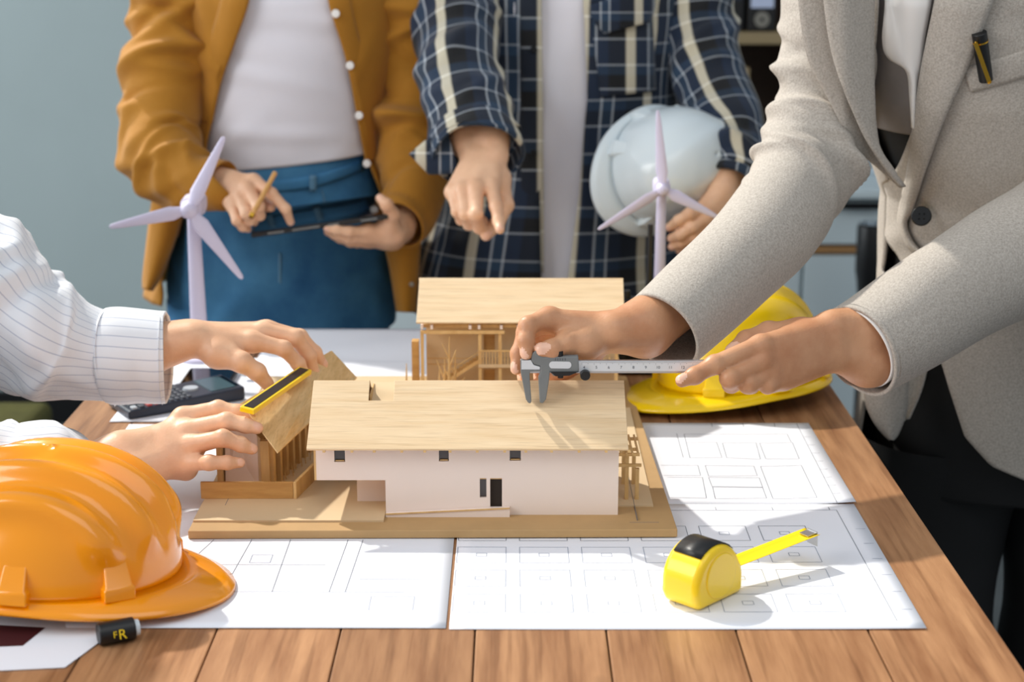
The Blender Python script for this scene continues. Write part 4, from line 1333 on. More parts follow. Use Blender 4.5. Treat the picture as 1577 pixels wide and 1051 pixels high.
def button(parent, p, r, m, nrm=(0, -1, .1), name='button'):
    nrm = Vector(nrm).normalized()
    p = Vector([float(i) for i in p])
    g = G(); g.cyl(p, p + nrm * .0022, r, r * .92, 20)
    o = bev(g.build(name, m, parent, smooth=True), .0005)
    return o

def edge_fn(pts, Y):
    """opening edge given as pixels -> function of height"""
    w_ = sorted([tuple(at(x, y, Y)[[2, 0]]) for x, y in pts])
    zz, xx = [q[0] for q in w_], [q[1] for q in w_]
    return lambda z: float(np.interp(z, zz, xx))

def leg(name, top, knee, foot, r, m, parent, folds):
    """trouser leg through three world points"""
    C = np.array([[*top, r[0]], [*((np.array(top) + knee) / 2), (r[0] + r[1]) / 2], [*knee, r[1]], [*foot, r[2]]])
    S = catmull(C, 70)
    V, UV = [], []
    a = np.linspace(0, 2 * math.pi, 56)
    for i in range(70):
        U = a * .09
        d = folds(np.full(56, i * .012), np.where(np.arange(56) == 55, 0, U))
        rr = S[i, 3] + d
        V.append(np.stack([S[i, 0] + rr * np.sin(a), S[i, 1] + rr * 1.08 * np.cos(a), np.full(56, S[i, 2])], 1))
        UV.append(np.stack([U, np.full(56, -S[i, 2])], 1))
    o = mesh_obj(name, np.concatenate(V), grid_faces(70, 56), m, parent, smooth=True, uv=np.concatenate(UV))
    return o

def shoe(parent, x, y, m, d=(0, -1)):
    V = []
    prof = [(-.07, .030, .05), (-.05, .036, .075), (0, .038, .085), (.06, .040, .07), (.12, .046, .055), (.17, .042, .042), (.20, .022, .03)]
    for (t, w_, h_) in prof:
        for a in np.linspace(0, 2 * math.pi, 16, endpoint=False):
            lx = w_ * math.cos(a); lz = max(0.002, h_ / 2 + h_ / 2 * math.sin(a))
            V.append((x + d[0] * t - d[1] * lx, y + d[1] * t + d[0] * lx, lz))
    o = mesh_obj('shoe', V, grid_faces(len(prof), 16, True) + [tuple(range(16)), tuple(range(96, 112))[::-1]], m, parent, smooth=True)
    return o

# ---- cloth and skin materials
M['skin'] = mat('light_tan_skin', (234, 190, 156), 0.46, var=0.10, scale=22, bump=0.12, bscale=420, sss=0.06, dark=(222, 170, 134))
M['skin_tan'] = mat('tan_skin', (208, 156, 118), 0.44, scale=22, bump=0.14, bscale=420, sss=0.06, dark=(188, 130, 92))
M['hair'] = mat('dark_hair', (30, 22, 18), .5, var=.2, scale=60, stretch=(1, 1, .2))
M['nail'] = mat('pale_nail', (234, 186, 160), 0.28)
M['nail_red'] = mat('coral_nail', (236, 130, 96), 0.25)
M['mustard'] = mat('mustard_corduroy', (170, 114, 22), 0.85, var=0.08, scale=12, bump=0.25, bscale=260, sheen=0.12)
M['tee'] = mat('white_jersey', (226, 224, 232), 0.9, var=0.02, scale=10, bump=0.12, bscale=400)
M['denim'] = mat('blue_denim', (74, 136, 178), 0.88, scale=7, dark=(26, 84, 130), bump=0.3, bscale=500, detail=6)
M['denim_light'] = mat('faded_denim_stitch', (96, 138, 166), 0.88, var=.1, scale=40)
M['suit'] = mat('grey_beige_wool_suiting', (192, 184, 174), 0.9, scale=430, dark=(160, 151, 141), detail=3, bump=0.3, bscale=600, sheen=0.1)
M['suit_lining'] = mat('brown_lining', (92, 78, 68), 0.7)
M['greyshirt'] = mat('grey_knit', (132, 126, 124), 0.85, var=.05, scale=60)
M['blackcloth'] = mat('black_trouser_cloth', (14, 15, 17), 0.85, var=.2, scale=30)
M['pearl'] = mat('white_button', (238, 234, 230), 0.3)
M['pencilwood'] = mat('tan_pencil', (214, 162, 96), 0.5)
M['stitch'] = mat('seam_thread', (120, 110, 102), 0.9)
nvy, blk, crm, wht, tl_ = (18, 36, 60), (6, 8, 13), (250, 240, 212), (196, 204, 212), (34, 60, 86)
M['plaid'] = stripes_mat('navy_plaid_flannel',
    [(0, blk), (.08, blk), (.11, crm), (.235, crm), (.26, nvy), (.43, nvy), (.445, wht), (.46, wht), (.475, tl_), (.60, tl_), (.61, wht), (.625, wht), (.64, nvy), (.80, nvy), (.83, blk), (1, blk)], .105,
    [(0, nvy), (.2, nvy), (.215, wht), (.235, wht), (.25, blk), (.5, blk), (.52, tl_), (.68, tl_), (.70, wht), (.715, wht), (.73, nvy), (1, nvy)], .085, mix=.42)
M['shirtstripe'] = stripes_mat('white_grey_pinstripe',
    [(0, (240, 242, 247)), (.80, (240, 242, 247)), (.86, (172, 180, 200)), (.92, (172, 180, 200)), (.97, (240, 242, 247)), (1, (240, 242, 247))], .0125,
    [(0, (238, 240, 246)), (1, (238, 240, 246))], .1, mix=.4, bump=.1)

def zpx(px, py, Y): return at(px, py, Y)[2]

# ---- person in the striped white shirt, standing left of the frame: both arms reach in
pa_ = thing('person', (-.92, 1.75, 0), 'person in white pinstripe shirt reaching in from the left', 'person', 'people around the table')
A_up = dict(wrist=[(292, 521, 1.785), (215, 541, 1.78), (90, 530, 1.768)], s=.98, wr=.0205, ww=.0105, fa=.0285, dorsal=(.1, -.25, 1), nail=(.5, -.6, .7),
    fingers=[[(388, 525, 1.785), (437, 537, 1.785), (459, 560, 1.795), (471, 580, 1.802)],
             [(404, 511, 1.808), (455, 520, 1.808), (476, 548, 1.815), (483, 573, 1.822)],
             [(410, 507, 1.83), (462, 519, 1.835), (485, 543, 1.84), (497, 561, 1.845)],
             [(404, 512, 1.85), (448, 520, 1.86), (470, 538, 1.865), (484, 555, 1.868)]],
    thumb=[(335, 545, 1.768), (372, 558, 1.758), (396, 573, 1.762), (411, 591, 1.768)], thumb_nail=(.3, .5, .5))
A_low = dict(wrist=[(245, 697, 1.625), (192, 718, 1.605), (60, 770, 1.57)], s=.98, wr=.0205, ww=.011, fa=.026, dorsal=(-.1, -.75, .7), nail=(.3, -.6, .7),
    fingers=[[(281, 643, 1.655), (336, 630, 1.66), (366, 635, 1.658), (384, 643, 1.656)],
             [(289, 663, 1.635), (349, 649, 1.633), (378, 655, 1.633), (396, 660, 1.634)],
             [(295, 686, 1.620), (343, 675, 1.612), (371, 685, 1.616), (388, 692, 1.620)],
             [(288, 713, 1.615), (322, 713, 1.600), (350, 713, 1.604), (369, 713, 1.610)]],
    thumb=[(290, 690, 1.655), (318, 668, 1.675), (342, 662, 1.678), (362, 660, 1.676)], extra=[((270, 715, 1.63), (286, 722, 1.628), .016, .013)])
sh_l, sh_r = (-.945, 1.90, 1.19), (-.945, 1.58, 1.19)
body(pa_, M['skin'], M['nail'], [A_up, A_low], [
    ((-.98, 1.74, .9), (-.96, 1.74, 1.2), .12, .13), (sh_l, sh_r, .05, .05), (tuple(at(40, 500, 1.765)), tuple(at(-50, 420, 1.785)), .03, .035), (tuple(at(-50, 420, 1.785)), tuple(at(-330, 190, 1.90)), .035, .045), (tuple(at(-330, 190, 1.90)), sh_l, .045, .05), (tuple(at(60, 770, 1.57)), tuple(at(-160, 715, 1.52)), .028, .032), (tuple(at(-160, 715, 1.52)), tuple(at(-430, 550, 1.5)), .032, .04), (tuple(at(-430, 550, 1.5)), sh_r, .04, .05),
    ((-.95, 1.74, 1.25), (-.90, 1.74, 1.36), .055, .05), ((-.885, 1.74, 1.43), (-.90, 1.74, 1.47), .075, .08), ((-.84, 1.74, 1.39), (-.83, 1.74, 1.41), .045, .05), ((-.80, 1.74, 1.43), (-.79, 1.74, 1.415), .010, .013), ((-.98, 1.74, .9), (-1.0, 1.82, .5), .11, .07), ((-.98, 1.74, .9), (-1.0, 1.66, .5), .11, .07), ((-1.0, 1.82, .5), (-1.0, 1.82, .06), .07, .045), ((-1.0, 1.66, .5), (-1.0, 1.66, .06), .07, .045)])
hair(pa_, (-.915, 1.73, 1.43), M['hair'])
fo = Folds(3, 90, (.25, .57), .0105, .0115, .06, tilt=(-.3, 1.0), base=.0018, girth=.40)
sleeve('shirt_sleeve', [(-455, 90, 1.93, .075), (-330, 190, 1.90, .085), (-180, 320, 1.84, .085), (-50, 432, 1.785, .078), (40, 505, 1.765, .070), (100, 535, 1.77, .059), (160, 548, 1.778, .0505), (190, 550, 1.78, .049)], M['shirtstripe'], pa_, fo, n=170, seam=(0, .9, .4))
fo2 = Folds(4, 10, (0, .1), .003, .012, .03, base=.0006, girth=.34)
sleeve('rolled_cuff', [(166, 549, 1.779, .0535), (176, 549, 1.779, .0555), (205, 551, 1.782, .0555), (240, 553, 1.786, .0545), (256, 553, 1.788, .0530), (257, 553, 1.788, .0500)], M['shirtstripe'], pa_, fo2, n=50, seam=(0, .9, .4), thick=.004)
fo = Folds(5, 40, (.2, .8), .009, .012, .05, base=.0015, girth=.36)
sleeve('shirt_sleeve', [(-740, 150, 1.56, .078), (-600, 330, 1.53, .085), (-440, 540, 1.50, .085), (-300, 650, 1.50, .08), (-160, 712, 1.52, .066), (-40, 738, 1.545, .058), (70, 742, 1.57, .048)], M['shirtstripe'], pa_, fo, n=130, seam=(0, .9, .2))
sleeve('rolled_cuff', [(20, 742, 1.56, .056), (40, 741, 1.565, .059), (76, 738, 1.578, .060), (78, 738, 1.579, .055)], M['shirtstripe'], pa_, fo2, n=30, seam=(0, .9, .2), thick=.004)
TA = Torso([(-100, 0, 0, 1.74, .1)] * 1 + [])
TA.r = np.array([(.55, -1.0, .17, 1.74, .19), (.85, -.99, .16, 1.74, .18), (1.1, -.98, .15, 1.74, .2), (1.22, -.95, .12, 1.74, .22), (1.27, -.93, .07, 1.74, .12)])
cloth_body('shirt_body', TA, .72, 1.27, M['shirtstripe'], pa_, .012, folds=Folds(6, 20, (0, .6), .008, .02, .1, girth=1.1))
for s_ in (-.08, .08):
    leg('trouser_leg', (-1.0, 1.74 + s_, .82), (-1.0, 1.74 + s_, .45), (-1.0, 1.74 + s_, .03), (.10, .085, .075), M['blackcloth'], pa_, Folds(8, 10, (.2, .8), .006, .015, .04, girth=.56))
    shoe(pa_, -1.0, 1.74 + s_, M['black'], (1, 0))

# ---- person in the mustard shirt jacket holding a small tablet
pb_ = thing('person', (*at(440, 500, 2.64)[:2], 0), 'person in mustard overshirt, white tee and blue jeans holding a tablet', 'person', 'people around the table')
TB = Torso([(-185, 410, 490, 2.66, .07), (-150, 300, 600, 2.66, .10), (-90, 285, 612, 2.65, .115), (0, 296, 604, 2.64, .125), (120, 312, 588, 2.64, .115), (240, 312, 580, 2.64, .11), (300, 296, 588, 2.645, .115), (400, 268, 604, 2.65, .125), (500, 262, 608, 2.65, .125), (600, 262, 608, 2.65, .12)])
B_r = dict(wrist=[(348, 287, 2.415), (322, 285, 2.43), (255, 262, 2.48)], s=.95, wr=.0175, ww=.011, fa=.0215, dorsal=(-.2, -.6, .8), nail=(0, -.7, .6), h=.0023,
    fingers=[[(390, 278, 2.40), (418, 298, 2.375), (440, 322, 2.37), (447, 342, 2.385)],
             [(380, 290, 2.385), (398, 318, 2.36), (400, 332, 2.375), (392, 336, 2.392)],
             [(368, 301, 2.385), (379, 329, 2.362), (385, 340, 2.375), (392, 342, 2.39)],
             [(356, 312, 2.39), (365, 340, 2.372), (374, 350, 2.38), (382, 353, 2.39)]],
    thumb=[(375, 285, 2.425), (398, 305, 2.42), (410, 316, 2.405), (417, 319, 2.39)])
B_l = dict(wrist=[(606, 366, 2.44), (618, 350, 2.48), (628, 290, 2.55)], s=.95, wr=.0175, ww=.011, fa=.0215, dorsal=(.5, .2, -.8), nail=(0, -.3, -.9), h=.0023,
    fingers=[[(568, 356, 2.415), (538, 357, 2.40), (518, 354, 2.395), (504, 352, 2.395)],
             [(566, 366, 2.42), (536, 366, 2.415), (518, 361, 2.415), (505, 357, 2.418)],
             [(568, 372, 2.44), (540, 372, 2.44), (524, 367, 2.445), (512, 362, 2.447)],
             [(572, 372, 2.465), (550, 374, 2.468), (536, 370, 2.47), (526, 366, 2.472)]],
    thumb=[(598, 350, 2.425), (603, 330, 2.41), (596, 316, 2.40), (586, 306, 2.41)], thumb_nail=(-.2, -.8, .5))
def std_prims(TT, zt, el, sh, feet):
    c = lambda z: np.array((TT.ring(z)[0], TT.ring(z)[2], z))
    zb = .88
    P_ = [(c(zb), c(zt - .12), .085, .09), (sh[0], sh[1], .035, .035), (c(zt - .1), c(zt + .02) + (0, -.01, 0), .056, .05)]
    for e, s_ in zip(el, sh): P_.append((e, s_, .024, .034))
    for f in feet:
        P_ += [((f[0], f[1], zb - .03), (f[0], f[1], .48), .075, .05), ((f[0], f[1], .48), (f[0], f[1], .07), .048, .035)]
    # head: skull, jaw, nose, ears
    h = c(zt + .02) + (0, -.02, .10)
    P_ += [(h, h + (0, .02, .03), .078, .08), (h + (0, -.03, -.05), h + (0, -.045, -.03), .045, .05), (h + (0, -.088, .0), h + (0, -.098, -.02), .010, .013)]
    P_ += [(h + (s_ * .078, .01, -.015), h + (s_ * .084, .015, .02), .012, .016) for s_ in (-1, 1)]
    return P_
sB = [tuple(at(275, -120, 2.64)), tuple(at(622, -120, 2.64))]
cB = [TB.ring(.5)[0] - .09, TB.ring(.5)[0] + .09]
body(pb_, M['skin'], M['nail'], [B_r, B_l], std_prims(TB, 1.42, [tuple(at(235, 225, 2.52)), tuple(at(630, 230, 2.60))], sB, [(x, 2.65) for x in cB]))
hair(pb_, (TB.ring(1.44)[0], TB.ring(1.44)[2] - .02, 1.54), M['hair'])
cloth_body('tee_shirt', TB, zpx(440, 257, 2.53), 1.405, M['tee'], pb_, .004, folds=Folds(11, 24, (.1, .6), .005, .016, .08, tilt=(-1.3, 1.3), base=.0012, girth=.95, phi=(-.2, .2)), tilt=.016)
jb = cloth_body('jeans', TB, .70, zpx(440, 246, 2.53), M['denim'], pb_, .0, folds=Folds(12, 14, (.08, .4), .005, .012, .06, tilt=(-1.2, 1.2), base=.0012, girth=.95))
for s_, x in zip((-1, 1), cB):
    leg('jeans_leg', (x, 2.65, .74), (x, 2.645, .45), (x, 2.66, .03), (.098, .075, .07), M['denim'], jb, Folds(13, 12, (.1, .8), .005, .014, .04, girth=.56))
    shoe(pb_, x, 2.66, M['pearl'])
fB = lambda px, py, o=0.0: TB.front(px, py, o)
strip('waistband', [(320, 266, 320, 284), (400, 279, 400, 296), (480, 271, 480, 289), (560, 245, 560, 262)], fB, M['denim'], jb, n=5, sub_n=24, thick=.003, puff=.001, offs=.004)
for x, y in ((482, 270), (408, 280)):
    strip('belt_loop', [(x - 5, y, x + 5, y), (x - 5, y + 24, x + 5, y + 24)], fB, M['denim_light'], jb, n=4, sub_n=6, thick=.003, puff=.001, offs=.008)
strip('fly_seam', [(429, 390, 433, 390), (429, 460, 433, 460)], fB, M['denim_light'], jb, n=3, sub_n=8, thick=.001, puff=0, offs=.002)
strip('pocket_seam', [(495, 290, 497, 293), (503, 320, 506, 321), (540, 345, 541, 348), (585, 350, 585, 353)], fB, M['denim_light'], jb, n=3, sub_n=14, thick=.001, puff=0, offs=.002)
eL = edge_fn([(392, -180), (388, 0), (368, 60), (345, 120), (331, 190), (318, 240), (292, 300), (268, 350), (252, 440), (250, 480)], 2.53)
eR = edge_fn([(490, -180), (505, 0), (530, 90), (548, 180), (562, 250), (588, 330), (602, 400), (612, 500)], 2.53)
jk = cloth_body('overshirt', TB, zpx(440, 470, 2.55), 1.40, M['mustard'], pb_, .016, eL, eR, folds=Folds(14, 40, (0, .8), .007, .014, .08, tilt=(.6, 2.4), base=.002, girth=1.1), thick=.004,
                flare=lambda z: .028 * max(0, (.98 - z) / .25))
for i, (x, y) in enumerate(((517, 21), (539, 101), (553, 178), (565, 252))):
    button(jk, TB.front(x, y, .024), .0065, M['pearl'])
strip('button_placket', [(508, -60, 545, -60), (505, 0, 540, 0), (532, 90, 560, 90), (550, 180, 574, 180), (563, 250, 584, 250)], fB, M['mustard'], jk, n=8, sub_n=40, puff=.002, offs=.0185)
strip('front_edge', [(345, -60, 388, -60), (340, 0, 384, 0), (320, 70, 362, 66), (305, 130, 340, 130), (295, 190, 327, 190)], fB, M['mustard'], jk, n=8, sub_n=40, puff=.004, offs=.0185)
# hanging front corner of the open overshirt
def fBh(px, py, o=0.0): return at(px, py, 2.50 - o)
o = strip('front_corner', [(238, 285, 300, 285), (232, 330, 282, 330), (226, 380, 266, 380), (221, 425, 248, 425), (221, 446, 234, 448)], fBh, M['mustard'], jk, n=10, sub_n=30, puff=.02, offs=.004, thick=.004)
o = strip('front_corner', [(585, 300, 650, 300), (590, 360, 648, 360), (602, 420, 644, 420), (610, 470, 641, 470), (612, 480, 640, 482)], lambda px, py, o=0.0: at(px, py, 2.52 - o), M['mustard'], jk, n=10, sub_n=30, puff=.02, offs=.004, thick=.004)
button(jk, at(634, 438, 2.497), .004, M['ring'], name='snap_button')
fo = Folds(15, 70, (.10, .5), .0125, .011, .06, tilt=(-.7, .9), base=.002, girth=.40)
sleeve('overshirt_sleeve', [(298, -150, 2.65, .072), (276, -60, 2.62, .068), (264, 60, 2.59, .062), (252, 160, 2.55, .060), (248, 222, 2.505, .060), (272, 262, 2.465, .053), (300, 278, 2.44, .043), (336, 284, 2.42, .036)], M['mustard'], jk, fo, n=190, seam=(.3, 1, 0), thick=.004)
sleeve('sleeve_cuff', [(312, 281, 2.435, .040), (322, 283, 2.43, .0405), (346, 287, 2.415, .037), (348, 287, 2.414, .033)], M['mustard'], jk, Folds(16, 6, (0, .06), .002, .01, .03, base=.0006, girth=.25), n=24, seam=(.3, 1, 0), thick=.004)
fo = Folds(17, 50, (.1, .55), .011, .014, .06, tilt=(-.7, .9), base=.002, girth=.40)
sleeve('overshirt_sleeve', [(612, -150, 2.66, .075), (628, -50, 2.64, .070), (636, 80, 2.63, .062), (640, 200, 2.60, .058), (640, 275, 2.55, .056), (628, 325, 2.50, .048), (616, 350, 2.465, .040)], M['mustard'], jk, fo, n=170, seam=(-.3, 1, 0), thick=.004)

# small tablet and pencil in that person's hands
P4 = [at(386, 360, 2.385), at(597, 331, 2.395), at(567, 302, 2.50), at(412, 326, 2.49)]
tbl = thing('tablet', (P4[0] + P4[2]) / 2, 'dark glossy tablet held by the person in jeans', 'tablet')
e1 = Vector(P4[1] - P4[0]); e2 = Vector(P4[3] - P4[0]); e2 = e2 - e1 * (e2.dot(e1) / e1.dot(e1)); nT = e1.cross(e2).normalized()
if nT.z < 0: nT = -nT
q0 = Vector(P4[0]); e2 = e2.normalized() * .115
g = G(); g.prism([q0, q0 + e1, q0 + e1 + e2, q0 + e2], -nT * .0075); bev(g.build('case', M['black'], tbl), .002, 3)
g = G(); m_ = .03
g.prism([q0 + e1 * a_ + e2 * b_ + nT * .0003 for a_, b_ in ((.02, .04), (.98, .04), (.98, .96), (.02, .96))], -nT * .001); g.build('screen', M['blackg'], tbl)
for a_, b_ in ((.12, .24), (.3, .5), (.56, .64), (.80, .92)):
    g = G(); sdv = -e2.normalized() * .0004
    g.prism([q0 + e1 * a_ - nT * .002 + sdv, q0 + e1 * b_ - nT * .002 + sdv, q0 + e1 * b_ - nT * .005 + sdv, q0 + e1 * a_ - nT * .005 + sdv], e2.normalized() * .0006); g.build('edge_key', M['greyp'], tbl)
pc = thing('pencil', at(400, 300, 2.39), 'tan pencil held between fingers above the tablet', 'pencil')
g = G(); g.cyl(at(424, 266, 2.385), at(389, 330, 2.338), .0036, .0036, 8); g.build('barrel', M['pencilwood'], pc)
g = G(); g.cyl(at(389, 330, 2.338), at(386.5, 335, 2.334), .0042, .0038, 12); g.build('end_cap', M['gold'], pc, smooth=True)

# ---- person in the plaid shirt, pointing with one hand, white hard hat under the other arm
pc_ = thing('person', (*at(850, 500, 2.66)[:2], 0), 'person in navy plaid shirt pointing down at the model', 'person', 'people around the table')
TC = Torso([(-200, 820, 920, 2.72, .07), (-165, 690, 1050, 2.72, .10), (-100, 668, 1072, 2.71, .12), (0, 690, 1045, 2.70, .13), (150, 700, 1030, 2.69, .125), (300, 690, 1020, 2.69, .12), (420, 672, 1012, 2.69, .125), (560, 664, 1012, 2.69, .125), (640, 664, 1012, 2.69, .12)])
C_r = dict(wrist=[(746, 240, 2.352), (738, 216, 2.375), (712, 110, 2.47)], s=1.03, wr=.0205, ww=.0145, fa=.026, dorsal=(-.1, -.75, .65), nail=(0, -.5, .8), h=.0023,
    fingers=[[(757, 288, 2.295), (764, 318, 2.255), (768, 341, 2.23), (770, 354, 2.212)],
             [(733, 290, 2.285), (733, 331, 2.245), (738, 351, 2.265), (744, 340, 2.29)],
             [(713, 293, 2.29), (717, 331, 2.255), (722, 346, 2.275), (730, 334, 2.30)],
             [(697, 295, 2.305), (704, 326, 2.275), (710, 339, 2.29), (718, 330, 2.31)]],
    thumb=[(768, 275, 2.335), (778, 316, 2.31), (765, 346, 2.29), (748, 363, 2.265)], thumb_nail=(-.3, -.8, -.3))
C_l = dict(wrist=[(1120, 300, 2.41), (1131, 268, 2.445), (1112, 165, 2.565)], s=1.02, wr=.0195, ww=.0125, fa=.024, dorsal=(.3, -.8, .2), nail=(-.2, -.8, -.2), h=.0023,
    fingers=[[(1086, 321, 2.38), (1062, 330, 2.365), (1045, 340, 2.37), (1031, 350, 2.385)],
             [(1088, 334, 2.375), (1066, 350, 2.365), (1048, 362, 2.37), (1034, 367, 2.385)],
             [(1092, 346, 2.38), (1070, 364, 2.372), (1050, 374, 2.38), (1035, 380, 2.39)],
             [(1098, 352, 2.39), (1078, 372, 2.385), (1060, 382, 2.392), (1046, 386, 2.40)]],
    thumb=[(1100, 312, 2.41), (1080, 303, 2.425), (1062, 306, 2.435), (1048, 312, 2.44)])
sCc = [tuple(at(704, -110, 2.69)), tuple(at(1052, -110, 2.70))]
cC = [TC.ring(.5)[0] - .095, TC.ring(.5)[0] + .095]
body(pc_, M['skin'], M['nail_red'] if False else M['nail'], [C_r, C_l], std_prims(TC, 1.44, [tuple(at(708, 100, 2.49)), tuple(at(1098, 125, 2.60))], sCc, [(x, 2.7) for x in cC]))
hair(pc_, (TC.ring(1.46)[0], TC.ring(1.46)[2] - .02, 1.56), M['hair'])
cloth_body('tee_shirt', TC, zpx(860, 500, 2.58), 1.42, M['tee'], pc_, .003, folds=Folds(21, 16, (.1, .7), .005, .012, .16, tilt=(1.2, 1.9), base=.001, girth=.95, phi=(-.1, .1)))
tr_ = cloth_body('trousers', TC, .70, zpx(860, 440, 2.58), M['blackcloth'], pc_, -.004, folds=Folds(22, 6, (0, .4), .004, .012, .05, girth=.95))
for x in cC:
    leg('trouser_leg', (x, 2.7, .74), (x, 2.695, .45), (x, 2.71, .03), (.10, .08, .075), M['blackcloth'], tr_, Folds(23, 8, (.2, .8), .005, .014, .04, girth=.56))
    shoe(pc_, x, 2.71, M['black'])
eL = edge_fn([(815, -200), (833, 0), (835, 200), (836, 430), (836, 560)], 2.57)
eR = edge_fn([(905, -200), (893, 0), (899, 150), (886, 300), (868, 430), (866, 560)], 2.57)
fC = lambda px, py, o=0.0: TC.front(px, py, o)
sh_ = cloth_body('plaid_shirt', TC, zpx(860, 500, 2.56), 1.42, M['plaid'], pc_, .014, eL, eR, folds=Folds(24, 34, (0, .8), .006, .014, .10, tilt=(.9, 2.2), base=.0018, girth=1.1), thick=.003, flare=lambda z: .02 * max(0, (1.0 - z) / .25))
strip('button_placket', [(800, -60, 836, -60), (801, 0, 834, 0), (802, 150, 836, 150), (803, 300, 837, 300), (803, 420, 837, 420)], fC, M['plaid'], sh_, n=6, sub_n=30, puff=.002, offs=.0175, uvs=.0009)
button(sh_, TC.front(822, 76, .022), .0055, M['metal_black']); button(sh_, TC.front(822, 236, .022), .0055, M['metal_black'])
pk = strip('chest_pocket', [(912, 18, 1002, -8), (914, 60, 1005, 40), (920, 110, 1008, 96), (925, 150, 1010, 140)], fC, M['plaid'], sh_, n=8, sub_n=20, puff=.004, offs=.018, uvs=.0011)
strip('pocket_flap', [(908, 8, 1006, -22), (912, 30, 1008, 8), (930, 52, 1002, 34)], fC, M['plaid'], pk, n=8, sub_n=12, puff=.004, offs=.026, uvs=.0013)
button(pk, TC.front(962, 40, .036), .005, M['metal_black'])
fo = Folds(25, 40, (.15, .5), .009, .013, .05, tilt=(-.6, .8), base=.002, girth=.40)
sleeve('plaid_sleeve', [(700, -160, 2.70, .08), (700, -70, 2.66, .074), (704, 30, 2.57, .066), (710, 110, 2.48, .063), (722, 175, 2.42, .061), (733, 222, 2.375, .063)], M['plaid'], sh_, fo, n=150, seam=(.1, 1, -.2), thick=.003)
cu_ = sleeve('plaid_cuff', [(728, 203, 2.395, .061), (730, 210, 2.388, .066), (736, 232, 2.366, .068), (738, 240, 2.358, .067), (738, 241, 2.357, .063)], M['plaid'], sh_, Folds(26, 6, (0, .1), .003, .012, .04, base=.0008, girth=.42), n=30, seam=(.1, 1, -.2), thick=.005, uv0=.0)
strip('cuff_flap', [(630, 238, 660, 268), (662, 212, 690, 268), (690, 205, 706, 262)], lambda px, py, o=0.0: at(px, py, 2.36 - o), M['plaid'], cu_, n=8, sub_n=14, puff=.006, offs=.004, uvs=.001)
fo = Folds(27, 46, (.1, .55), .010, .013, .05, tilt=(-.6, .8), base=.002, girth=.40)
sleeve('plaid_sleeve', [(1048, -160, 2.71, .08), (1064, -60, 2.69, .074), (1070, 38, 2.66, .064), (1096, 128, 2.60, .058), (1126, 205, 2.52, .055), (1132, 262, 2.45, .046), (1126, 285, 2.425, .042)], M['plaid'], sh_, fo, n=160, seam=(-.2, 1, 0), thick=.003)
sleeve('plaid_cuff', [(1131, 268, 2.445, .0455), (1130, 272, 2.44, .047), (1124, 290, 2.42, .046), (1123.5, 291, 2.419, .042)], M['plaid'], sh_, None, n=16, seam=(-.2, 1, 0), thick=.004)

hh = at(1030, 268, 2.47)
hard_hat('hard_hat', 'white hard hat held under the arm of the plaid shirt', (hh[0], hh[1], hh[2]), (0, 0, 0), M['hatwhite'], 'plain', .82, brim=.036)
hat_w = bpy.data.objects[[o.name for o in bpy.data.objects if o.name.startswith('hard_hat')][-1]]
# crown axis towards camera right, visor towards upper left
zax = Vector((.62, -.72, .27)).normalized(); xax = Vector((-.662, -.678, -.288)); xax = (xax - zax * xax.dot(zax)).normalized(); yax = zax.cross(xax)
hat_w.rotation_euler = Matrix((xax, yax, zax)).transposed().to_euler()
hat_w.location = Vector(at(1016, 257, 2.50))

# ---- person in the grey suit at the right, one hand on the caliper, one pointing
pd_ = thing('person', (.66, 2.08, 0), 'person in grey beige suit jacket measuring with the caliper', 'person', 'people around the table')
TD = Torso([(-230, 1420, 1580, 1.98, .07), (-190, 1320, 1710, 1.99, .11), (-100, 1295, 1740, 1.99, .13), (0, 1300, 1740, 1.99, .14), (150, 1335, 1740, 2.01, .14), (300, 1385, 1740, 2.05, .135), (450, 1376, 1740, 2.08, .14), (560, 1360, 1745, 2.10, .15), (680, 1352, 1760, 2.12, .155), (800, 1352, 1760, 2.12, .15)])
D_r = dict(wrist=[(948, 512, 1.645), (992, 506, 1.665), (1200, 335, 1.82)], s=1.02, wr=.0195, ww=.0095, fa=.0270, dorsal=(.1, .1, 1), nail=(-.6, -.5, .2),
    fingers=[[(846, 489, 1.632), (813, 502, 1.615), (810, 525, 1.606), (811, 545, 1.600)],
             [(848, 492, 1.652), (810, 512, 1.650), (799, 545, 1.640), (796, 568, 1.632)],
             [(858, 500, 1.672), (822, 522, 1.676), (808, 556, 1.668), (806, 582, 1.660)],
             [(872, 512, 1.688), (842, 540, 1.692), (832, 565, 1.688), (830, 582, 1.684)]],
    thumb=[(900, 530, 1.625), (872, 530, 1.615), (851, 539, 1.606), (834, 539, 1.602)], thumb_nail=(-.2, -.85, .5), extra=[((905, 545, 1.648), (872, 566, 1.66), .016, .0105), ((872, 570, 1.655), (825, 596, 1.655), .0085, .007)])
D_l = dict(wrist=[(1288, 525, 1.675), (1334, 533, 1.692), (1480, 462, 1.765)], s=1.05, wr=.0198, ww=.0125, fa=.0275, dorsal=(-.2, -.75, .65), nail=(0, -.4, .9),
    fingers=[[(1172, 533, 1.625), (1100, 562, 1.598), (1070, 579, 1.588), (1050, 587, 1.582)],
             [(1172, 556, 1.618), (1124, 583, 1.595), (1126, 592, 1.618), (1150, 586, 1.632)],
             [(1186, 574, 1.622), (1152, 592, 1.602), (1156, 594, 1.625), (1178, 588, 1.637)],
             [(1206, 582, 1.632), (1182, 594, 1.612), (1186, 594, 1.632), (1204, 588, 1.642)]],
    thumb=[(1232, 516, 1.67), (1184, 514, 1.665), (1150, 525, 1.655), (1128, 541, 1.642)])
sD = [tuple(at(1316, -130, 2.03)), tuple(at(1715, -110, 1.985))]
cD = [TD.ring(.5)[0] - .11, TD.ring(.5)[0] + .09]
